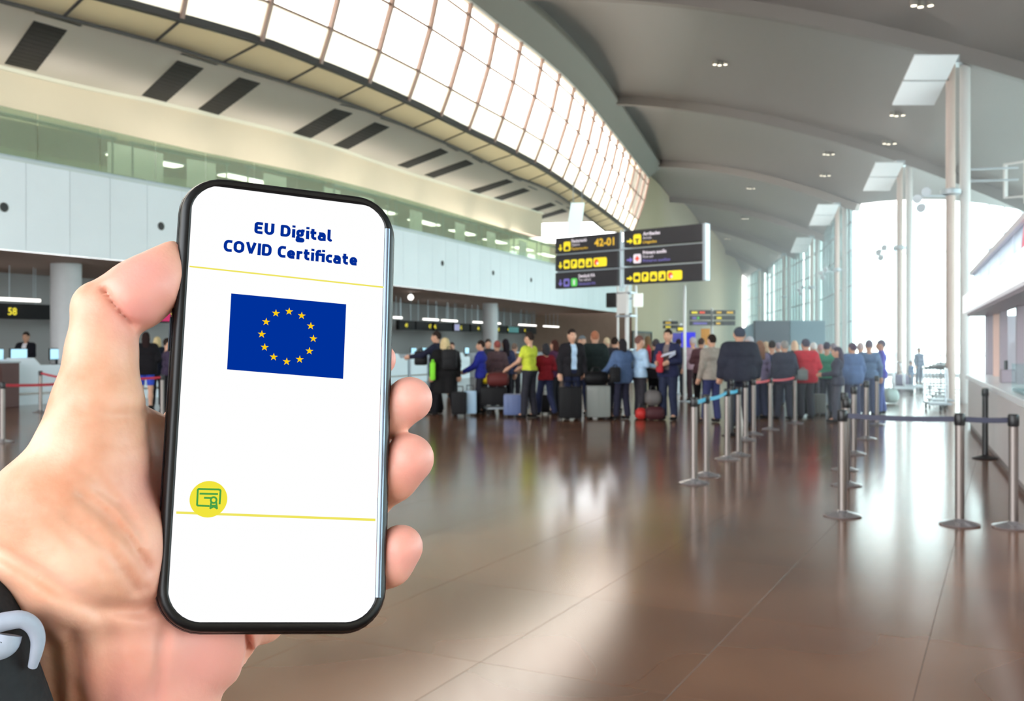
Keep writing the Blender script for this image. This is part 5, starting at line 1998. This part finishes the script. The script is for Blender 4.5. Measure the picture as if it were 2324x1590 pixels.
# side button strip (left flank)
for (v0, v1) in ((.60, .68), (.70, .78)):
    a, b = bil(0, v0), bil(0, v1)
    mb = MB().box((((a + b) / 2).x - .0046, ((a + b) / 2).y, -.0048), (.0009, (b - a).length, .0022), 0, .0003)
    obj('button', mb, M_rimm, phone)
M_disp = mat('display_white', (255, 255, 255), rough=0.2, emit=1.0, spec=0.0)
lp = rr_loop(0, 0, 0, 0, 0.0088, 10)
disp = obj('screen', MB().add([(p.x, p.y, .00045) for p in lp], [tuple(range(len(lp)))]), M_disp, phone, label='lit white screen')
M_eub = mat('eu_blue', (0, 49, 155), rough=0.4, emit=1.0, spec=0.0)
M_eut = mat('title_blue', (0, 45, 150), rough=0.4, emit=1.0, spec=0.0)
M_euy = mat('star_yellow', (255, 208, 12), rough=0.4, emit=1.0, spec=0.0)
M_ly = mat('rule_yellow', (240, 230, 96), rough=0.4, emit=1.0, spec=0.0)
M_cy2 = mat('badge_yellow', (242, 229, 62), rough=0.4, emit=1.0, spec=0.0)
M_cg = mat('badge_green', (74, 160, 74), rough=0.4, emit=1.0, spec=0.0)
for m in (M_disp, M_eub, M_eut, M_euy, M_ly, M_cy2, M_cg):      # a lit display: no diffuse share on top of its light
    m.node_tree.nodes['Principled BSDF'].inputs['Base Color'].default_value = (0.0, 0.0, 0.0, 1)


def scr(px, py, lift):
    p = onphone(px, py)
    return Vector((p.x, p.y, lift))


def text_on(body, pxa, pxb, cap_px, m, name, bold, lift=.00065, italic=0):
    a, b = onphone(*pxa), onphone(*pxb)
    c = onphone(*cap_px)
    ex = (b - a).normalized()
    ey = Vector((-ex.y, ex.x))
    h = abs((c - a).dot(ey))
    M4 = Matrix(((ex.x, ey.x, 0, a.x), (ex.y, ey.y, 0, a.y), (0, 0, 1, lift), (0, 0, 0, 1)))
    obj(name, add_text(MB(), body, M4, width=(b - a).length, height=h, bold=bold), m, disp)



TK = 0.235          # stroke weight in cap heights


def arcq(cx_, cy_, rx, ry, a0, a1, n=7):
    return [(cx_ + rx * math.cos(math.radians(a0 + (a1 - a0) * i / n)), cy_ + ry * math.sin(math.radians(a0 + (a1 - a0) * i / n))) for i in range(n + 1)]


def rbox(x0, y0, x1, y1, r):
    return (arcq(x1 - r, y1 - r, r, r, 0, 90) + arcq(x0 + r, y1 - r, r, r, 90, 180) + arcq(x0 + r, y0 + r, r, r, 180, 270) + arcq(x1 - r, y0 + r, r, r, 270, 360))


_h = TK / 2
_x = 0.73          # x height
GL = {   # advance width, list of centre-line strokes
    'E': (.58, [[(.57, 1 - _h), (.24, 1 - _h)] + arcq(.24, 1 - _h - .14, .145, .14, 90, 180) + arcq(.24, _h + .14, .145, .14, 180, 270) + [(.57, _h)], [(.12, .51), (.52, .51)]]),
    'U': (.70, [[(_h, 1), (_h, .36)] + arcq(_h + .24, _h + .24, .24, .24, 180, 270) + arcq(.70 - _h - .24, _h + .24, .24, .24, 270, 360) + [(.70 - _h, 1)]]),
    'D': (.72, [[(_h, .5), (_h, 1 - _h), (.36, 1 - _h)] + arcq(.72 - _h - .24, 1 - _h - .28, .24, .28, 90, 0) + arcq(.72 - _h - .24, _h + .28, .24, .28, 0, -90) + [(_h, _h), (_h, .5)]]),
    'C': (.60, [[(.60, 1 - _h - .015), (.38, 1 - _h)] + arcq(_h + .24, 1 - _h - .30, .24, .30, 90, 180) + arcq(_h + .24, _h + .30, .24, .30, 180, 270) + [(.38, _h), (.60, _h + .015)]]),
    'O': (.78, [rbox(_h, _h, .78 - _h, 1 - _h, .27) + [(.78 - _h, 1 - _h - .27), (.78 - _h, .5)]]),
    'V': (.76, [[(.10, 1), (.38, .06)], [(.38, .06), (.66, 1)]]),
    'I': (.20, [[(_h, 0), (_h, 1)]]),
    'i': (.20, [[(_h, 0), (_h, _x)], [(_h, .86), (_h, 1.05)]]),
    'g': (.60, [rbox(_h, _h + .13, .55 - _h, _x - _h + .02, .13) + [(.55 - _h, _x - _h + .02 - .13), (.55 - _h, _h + .2)], [(.60, _x - .06), (.36, _x - .055)], [(.16, .16), (.10, .03), (.20, -.03), (.42, -.04)] + arcq(.42, -.14, .08, .09, 90, -90) + [(.16, -.235)] + arcq(.16, -.15, .08, .085, 270, 120)]),
    't': (.46, [[(.18, .93), (.18, .26)] + arcq(.36, .26, .18, .26 - _h, 180, 260) + [(.45, _h + .01)], [(.0, _x - _h), (.44, _x - _h)]]),
    'a': (.58, [[(.07, _x - _h - .01), (.30, _x - _h)] + arcq(.58 - _h - .16, _x - _h - .16, .16, .16, 90, 0) + [(.58 - _h, 0)], [(.48, .42), (.22, .42)] + arcq(.22, .255, .125, .165, 90, 270) + [(.46, _h)]]),
    'l': (.27, [[(_h, 1.04), (_h, .24)] + arcq(_h + .14, .24, .14, .24 - _h, 180, 265) + [(.28, _h)]]),
    'r': (.42, [[(_h, 0), (_h, _x)], [(_h, .44)] + arcq(_h + .22, .44, .22, _x - _h - .44, 180, 90) + [(.42, _x - _h)]]),
    'e': (.60, [[(.12, .36), (.60 - _h, .36), (.60 - _h, .44)] + arcq(.60 - _h - .18, _x - _h - .20, .18, .20, 0, 90) + arcq(_h + .18, _x - _h - .20, .18, .20, 90, 180) + arcq(_h + .18, _h + .20, .18, .20, 180, 270) + [(.56, _h + .01)]]),
    'f': (.40, [[(.16, 0), (.16, .80)] + arcq(.34, .80, .18, 1.02 - _h - .80, 180, 95) + [(.44, 1.02 - _h)], [(.0, _x - _h), (.52, _x - _h)]]),
    'c': (.48, [[(.48, _x - _h - .01), (.32, _x - _h)] + arcq(_h + .18, _x - _h - .20, .18, .20, 90, 180) + arcq(_h + .18, _h + .20, .18, .20, 180, 270) + [(.48, _h + .01)]]),
}
GAP = 0.11


def glyph_text(body):
    """flat lettering in cap-height units"""
    mb = MB()
    x = 0.0
    for ch in body:
        if ch == ' ':
            x += 0.34
            continue
        w_, strokes = GL[ch]
        for st in strokes:
            P_ = [Vector((x + a, b, 0)) for a, b in st]
            for i, (a, b) in enumerate(zip(P_, P_[1:])):
                if (b - a).length < 1e-5:
                    continue
                t = (b - a).normalized()
                s_ = Vector((-t.y, t.x, 0)) * TK / 2
                mb.add([a - s_, b - s_, b + s_, a + s_], [(0, 1, 2, 3)])
                if i:      # fill the elbow
                    mb.add([(a.x + TK / 2 * math.cos(q / 10 * math.tau), a.y + TK / 2 * math.sin(q / 10 * math.tau), 0) for q in range(10)], [tuple(range(10))])
        x += w_ + GAP
    return mb.v, mb.f, x - GAP


def title_on(body, pxa, pxb, cap_px, m, name, lift=.00065):
    a, b = onphone(*pxa), onphone(*pxb)
    c = onphone(*cap_px)
    ex = (b - a).normalized()
    ey = Vector((-ex.y, ex.x))
    h = abs((c - a).dot(ey))
    vs, fs, wd = glyph_text(body)
    sx = (b - a).length / wd
    obj(name, MB().add([(a.x + ex.x * v[0] * sx + ey.x * v[1] * h, a.y + ex.y * v[0] * sx + ey.y * v[1] * h, lift) for v in vs], fs), m, disp)


title_on('EU Digital', (577, 530.5), (750, 549.5), (579.5, 504), M_eut, 'title_lettering')
title_on('COVID Certificate', (506.5, 571), (809.5, 604), (508.5, 544), M_eut, 'title_lettering')


def quad_px(pts, lift):
    return MB().add([scr(x, y, lift) for x, y in pts], [tuple(range(len(pts)))[::-1]])


obj('yellow_rule', quad_px([(430, 603.5), (872, 651), (872, 654.5), (430, 607)], .00060), M_ly, disp)
obj('yellow_rule', quad_px([(400, 1160), (851, 1176.5), (851, 1182), (400, 1165.5)], .00060), M_ly, disp)
fl = [(524.5, 666.5), (785, 691), (778, 860), (515, 838.5)]
flag = obj('flag', quad_px(fl, .00060), M_eub, disp, label='blue flag with twelve gold stars')
A_, B_, C_, D_ = [onphone(*p) for p in fl]
fc = (A_ + B_ + C_ + D_) / 4
# star centres read off the ring
ctr = onphone(652.5, 764)
exf = (B_ - A_).normalized()
eyf = Vector((-exf.y, exf.x))
for k, (sx, sy) in enumerate(((655.5, 707.5), (684, 717), (704.5, 740.5), (710.5, 769), (701.5, 797), (679.5, 816), (650, 821), (620.5, 810.5), (600, 788.5), (593.5, 759), (603.5, 731), (625.5, 711.5))):
    c = onphone(sx, sy)
    R_ = .00152
    vs = [(c.x, c.y, .00072)]
    for q in range(10):
        a = math.pi / 2 + q * math.pi / 5
        rr = R_ if q % 2 == 0 else R_ * .382
        v = exf * math.cos(a) * rr + eyf * math.sin(a) * rr
        vs.append((c.x + v.x, c.y + v.y, .00072))
    fs = [(0, 1 + q, 1 + (q + 1) % 10) for q in range(10)]
    obj('star', MB().add(vs, fs), M_euy, disp)
# round badge with certificate symbol
c = onphone(473, 1132.5)
e = onphone(515.5, 1132.5)
rb = (e - c).length
badge = obj('badge', MB().add([(c.x + rb * math.cos(k / 48 * math.tau), c.y + rb * math.sin(k / 48 * math.tau), .00078) for k in range(48)], [tuple(range(48))]), M_cy2, disp, label='round yellow badge with green certificate symbol')
mb = MB()


def stroke(pts, wd, lift=.0009, closed=False):
    P_ = [scr(x, y, lift) for x, y in pts]
    n = len(P_)
    for i in range(n if closed else n - 1):
        a, b = P_[i], P_[(i + 1) % n]
        t = (b - a).normalized()
        s_ = Vector((-t.y, t.x, 0)) * wd / 2
        ex2 = t * wd * .3
        mb.add([a - ex2 - s_, b + ex2 - s_, b + ex2 + s_, a - ex2 + s_], [(0, 1, 2, 3)])


def arcp(cx_, cy_, r_, a0, a1, n=8):
    return [(cx_ + r_ * math.cos(math.radians(a0 + (a1 - a0) * i / n)), cy_ + r_ * math.sin(math.radians(a0 + (a1 - a0) * i / n))) for i in range(n + 1)]


stroke([(474, 1148)] + [(449, 1147)] + arcp(450, 1144, 3, 120, 180, 3) + [(448.5, 1114)] + arcp(451.5, 1112.5, 3, 180, 270, 3) + [(496, 1110.5)] + arcp(497, 1114, 3, -90, 0, 3) + [(499, 1130), (498, 1143)], .00062)
stroke([(454, 1120), (493, 1121)], .00062)
stroke([(464, 1129.5), (480, 1130)], .00062)
stroke(arcp(484.5, 1134.5, 6.5, 0, 360, 18), .00062)
stroke([(479, 1140), (477, 1153), (485, 1149), (492, 1153.5), (490.5, 1140)], .00062)
stroke([(480, 1147), (489.5, 1147)], .00056)
obj('badge_symbol', mb, M_cg, badge if False else disp)

# ================================================================== HAND
def HP(px, py, off):
    """world point on pixel ray, off metres behind the phone's front plane"""
    r = ray(px, py)
    t = ((PH_C - PN * off) - CAMP).dot(PN) / r.dot(PN)
    return tuple(CAMP + r * t)


def hp4(px, py, off, r_mm):
    return HP(px, py, off / 1000) + (r_mm / 1000,)


lo = np.min([HP(-260, 500, .0), HP(1010, 1900, .0), HP(-200, 1900, .075), HP(300, 500, -.03)], axis=0) - .01
hi = np.max([HP(-200, 500, .0), HP(1030, 500, .06), HP(1030, 1400, -.02), HP(600, 1900, .08)], axis=0) + .012
hs_ = SDF(lo, hi, 0.00115, 0.0017)
# thumb ------------------------------------------------------------------
hs_.chain([hp4(190, 1290, 18, 24.5), hp4(172, 1150, 12, 22.8), hp4(204, 1040, 9, 18.0), hp4(222, 920, 7, 14.3), hp4(231, 800, 7, 11.0), hp4(235, 715, 7, 10.0)])
hs_.chain([hp4(216, 690, 7, 7.0), hp4(228, 690, 7, 7.8)])
hs_.chain([hp4(262, 700, 7, 9.4), hp4(304, 674, 5, 10.9), hp4(338, 648, 4.5, 10.2), hp4(366, 618, 5, 7.6), hp4(384, 590, 6, 5.0), hp4(393, 572, 6.5, 3.4)])
# thenar and palm ----------------------------------------------------------
hs_.chain([hp4(120, 1190, 12, 24), hp4(215, 1250, 14, 25), hp4(270, 1330, 20, 22)])
hs_.chain([hp4(285, 1060, 22, 13), hp4(300, 1180, 24, 17), hp4(320, 1320, 28, 22), hp4(310, 1440, 30, 26)])
hs_.chain([hp4(270, 960, 18, 10), hp4(330, 1000, 26, 10), hp4(420, 1060, 34, 12)])
hs_.chain([hp4(430, 1000, 37, 12), hp4(430, 1180, 38, 15), hp4(430, 1330, 36, 18), hp4(420, 1440, 34, 20)])
hs_.chain([hp4(520, 1100, 38, 12), hp4(520, 1250, 38, 14), hp4(500, 1380, 36, 17), hp4(460, 1450, 32, 19)])
hs_.chain([hp4(430, 1430, 30, 19), hp4(470, 1400, 28, 16)])
hs_.chain([hp4(590, 1320, 40, 10), hp4(598, 1408, 41, 8.5)])
# wrist and forearm
hs_.chain([hp4(245, 1395, 33, 23), hp4(255, 1520, 41, 23), hp4(255, 1900, 54, 27)])
hs_.chain([hp4(390, 1440, 32, 21), hp4(350, 1560, 36, 22), hp4(330, 1900, 46, 25)])
hs_.chain([hp4(140, 1340, 27, 16), hp4(160, 1500, 38, 13), hp4(170, 1700, 46, 14)])
# fingers -----------------------------------------------------------------
hs_.chain([hp4(440, 960, 36, 10.5), hp4(640, 850, 30, 9.0), hp4(780, 818, 24, 7.8), hp4(862, 815, 14, 6.4)])
hs_.chain([hp4(480, 1060, 38, 11), hp4(690, 1010, 34, 9.8), hp4(820, 990, 26, 8.8), hp4(890, 936, 11, 7.2), hp4(930, 906, 6, 8.7)])
hs_.chain([hp4(510, 1180, 38, 11), hp4(700, 1150, 34, 9.8), hp4(830, 1130, 26, 9.0), hp4(893, 1082, 11, 8.4), hp4(930, 1040, 6, 9.2)])
hs_.chain([hp4(550, 1310, 38, 10.5), hp4(700, 1310, 32, 8.8), hp4(820, 1310, 24, 8.0), hp4(885, 1278, 10, 7.6), hp4(910, 1240, 6, 8.1)])
hs_.done()


def groove(path, width, depth):
    """press a shallow skin crease into the distance field along a path of (px, py, off)"""
    P_ = [np.array(HP(x, y, o / 1000)) for x, y, o in path]
    G_ = np.zeros_like(hs_.D)
    for a, b in zip(P_, P_[1:]):
        R_ = width * 3.2
        wn = hs_._win(np.minimum(a, b) - R_, np.maximum(a, b) + R_)
        if wn is None:
            continue
        sl, (x, y, z) = wn
        # distance to the swept sheet along the view ray (creases run down into the skin)
        va, vb = a - np.array(CAMP), b - np.array(CAMP)
        nrm = np.cross(va, vb)
        nrm /= np.linalg.norm(nrm)
        dpl = np.abs((x - CAMP[0]) * nrm[0] + (y - CAMP[1]) * nrm[1] + (z - CAMP[2]) * nrm[2])
        d = b - a
        L2 = d @ d
        t = ((x - a[0]) * d[0] + (y - a[1]) * d[1] + (z - a[2]) * d[2]) / L2
        edge = np.where(np.abs(t - .5) <= .5, 1.0, np.exp(-(np.maximum(np.abs(t - .5) - .5, 0) * math.sqrt(L2) / (width * 1.6)) ** 2))
        G_[sl] = np.maximum(G_[sl], depth * np.exp(-(dpl / width) ** 2) * edge)
    hs_.D += G_


for path, wd, dp in (
        ([(235, 655, -4), (262, 694, -6), (288, 724, -6), (315, 750, -4)], .0011, .0030),
        ([(185, 925, -8), (262, 945, -8), (312, 940, -2), (340, 925, 4)], .0018, .0010),
        ([(225, 1000, -8), (280, 1012, -6), (330, 1000, 2)], .0014, .0005),
        ([(190, 1128, -12), (245, 1170, -12), (292, 1222, -8), (322, 1268, 0)], .0016, .0023),
        ([(225, 1112, -12), (280, 1150, -10), (320, 1215, -4)], .0013, .0013),
        ([(150, 1172, -12), (210, 1215, -12), (262, 1268, -8), (290, 1310, 0)], .0015, .0016),
        ([(110, 1180, -12), (170, 1235, -12), (232, 1292, -8)], .0015, .0012),
        ([(180, 1060, -12), (230, 1090, -12), (262, 1130, -10)], .0013, .0007),
        ([(-40, 1228, -8), (0, 1250, -8), (70, 1292, -8), (150, 1345, -4), (215, 1378, 2), (300, 1384, 8), (378, 1368, 14)], .0026, .0034),
        ([(372, 1440, 12), (362, 1500, 14), (352, 1640, 20)], .0020, .0016),
        ([(250, 1430, 6), (258, 1510, 12), (250, 1660, 20)], .0032, .0016),
        ([(165, 1440, 6), (178, 1530, 12), (180, 1660, 20)], .0026, .0022),
        ([(95, 1400, 8), (118, 1480, 14), (135, 1640, 22)], .0026, .0018),
        ([(270, 1352, 4), (330, 1338, 10), (375, 1330, 14)], .0012, .0008),
        ([(556, 1425, 24), (563, 1470, 26), (556, 1540, 30)], .0014, .0040)):
    groove(path, wd, dp)
hme = hs_.mesh('hand')
# light smoothing
bm = bmesh.new()
bm.from_mesh(hme)
for _ in range(2):
    bmesh.ops.smooth_vert(bm, verts=bm.verts, factor=0.5, use_axis_x=True, use_axis_y=True, use_axis_z=True)
bm.to_mesh(hme)
bm.free()
co = np.empty(len(hme.vertices) * 3)
hme.vertices.foreach_get('co', co)
co = co.reshape(-1, 3)
bl = np.zeros(len(co))
for p, r in ((HP(940, 905, .004), .013), (HP(940, 1045, .004), .014), (HP(918, 1250, .004), .013), (HP(885, 812, .012), .010),
             (HP(335, 640, -.004), .015), (HP(320, 700, -.004), .012), (HP(330, 1120, .01), .016), (HP(350, 1280, .014), .018), (HP(450, 1470, .02), .03), (HP(330, 1540, .02), .02)):
    d = np.linalg.norm(co - np.array(p), axis=1)
    bl = np.maximum(bl, np.exp(-(d / r) ** 2))
at = hme.attributes.new('blush', 'FLOAT', 'POINT')
at.data.foreach_set('value', bl.astype(np.float32))


def skin_material():
    m = bpy.data.materials.new('skin_warm')
    m.use_nodes = True
    nt = m.node_tree
    b = nt.nodes['Principled BSDF']
    a = nt.nodes.new('ShaderNodeAttribute')
    a.attribute_name = 'blush'
    co_ = nt.nodes.new('ShaderNodeNewGeometry')
    n1 = nt.nodes.new('ShaderNodeTexNoise')
    n1.inputs['Scale'].default_value = 38
    n1.inputs['Detail'].default_value = 4
    nt.links.new(co_.outputs['Position'], n1.inputs['Vector'])
    rp = nt.nodes.new('ShaderNodeValToRGB')
    rp.color_ramp.elements[0].position = .32
    rp.color_ramp.elements[0].color = (*lin((210, 146, 114)), 1)
    rp.color_ramp.elements[1].position = .68
    rp.color_ramp.elements[1].color = (*lin((236, 188, 162)), 1)
    nt.links.new(n1.outputs['Fac'], rp.inputs[0])
    mx = nt.nodes.new('ShaderNodeMix')
    mx.data_type = 'RGBA'
    nt.links.new(a.outputs['Fac'], mx.inputs['Factor'])
    nt.links.new(rp.outputs[0], mx.inputs['A'])
    mx.inputs['B'].default_value = (*lin((226, 156, 147)), 1)
    nt.links.new(mx.outputs['Result'], b.inputs['Base Color'])
    b.inputs['Subsurface Weight'].default_value = 0.25
    b.inputs['Subsurface Radius'].default_value = (1.0, 0.35, 0.2)
    b.inputs['Subsurface Scale'].default_value = 0.004
    b.inputs['Roughness'].default_value = 0.42
    b.inputs['Specular IOR Level'].default_value = 0.35
    n2 = nt.nodes.new('ShaderNodeTexNoise')
    n2.inputs['Scale'].default_value = 420
    n2.inputs['Detail'].default_value = 2
    nt.links.new(co_.outputs['Position'], n2.inputs['Vector'])
    bp = nt.nodes.new('ShaderNodeBump')
    bp.inputs['Strength'].default_value = .25
    bp.inputs['Distance'].default_value = .0006
    nt.links.new(n2.outputs['Fac'], bp.inputs['Height'])
    nt.links.new(bp.outputs[0], b.inputs['Normal'])
    return m


hand = tag(obj('person', hme, skin_material()), 'left hand of the viewer holding the black smartphone, palm side showing', 'person')
# nail on the thumb (turned away from the viewer, on the outer side)
nc = Vector(HP(318, 612, .010))
# sleeve and white cord toggle at the wrist
M_slv = mat('sleeve_black', (20, 22, 26), rough=0.85, var=0.3, scale=60, bump=0.3)
s2 = SDF(np.array(HP(-330, 1900, .0)) - .03, np.array(HP(420, 1300, .07)) + .03, .0018, .003)
s2.chain([hp4(-92, 1290, 12, 11), hp4(-72, 1400, 8, 13), hp4(-52, 1500, 6, 14), hp4(-28, 1620, 8, 16), hp4(30, 1800, 20, 20)])
s2.chain([hp4(-150, 1330, 26, 16), hp4(-100, 1500, 30, 20), hp4(-30, 1720, 34, 24)])
s2.chain([hp4(40, 1760, 10, 14), hp4(200, 1800, 14, 16), hp4(360, 1800, 24, 18)])
s2.done()
obj('jacket_sleeve', s2.mesh('jacket_sleeve'), M_slv, hand, label='black jacket sleeve')
mb = MB()
cp = [(-60, 1432, -8), (-20, 1418, -9), (20, 1408, -10), (52, 1406, -10), (76, 1422, -9), (86, 1450, -8), (82, 1482, -7), (74, 1512, -5)]
pts = catmull([Vector(HP(x, y, o / 1000)) for x, y, o in cp], 5)
rs = [.0030 - .0016 * (i / (len(pts) - 1)) ** 2 for i in range(len(pts))]
mb.tube(pts, rs, 12)
mb.tube(catmull([Vector(HP(x, y, o / 1000)) for x, y, o in ((-50, 1470, -7), (-10, 1472, -8), (14, 1462, -8), (22, 1440, -8))], 5), .0036, 12)
obj('cuff_cord', mb, mat('cord_white', (160, 168, 184), rough=0.6, var=0.08, scale=120), hand, True, label='pale blue-white loop of the cuff')
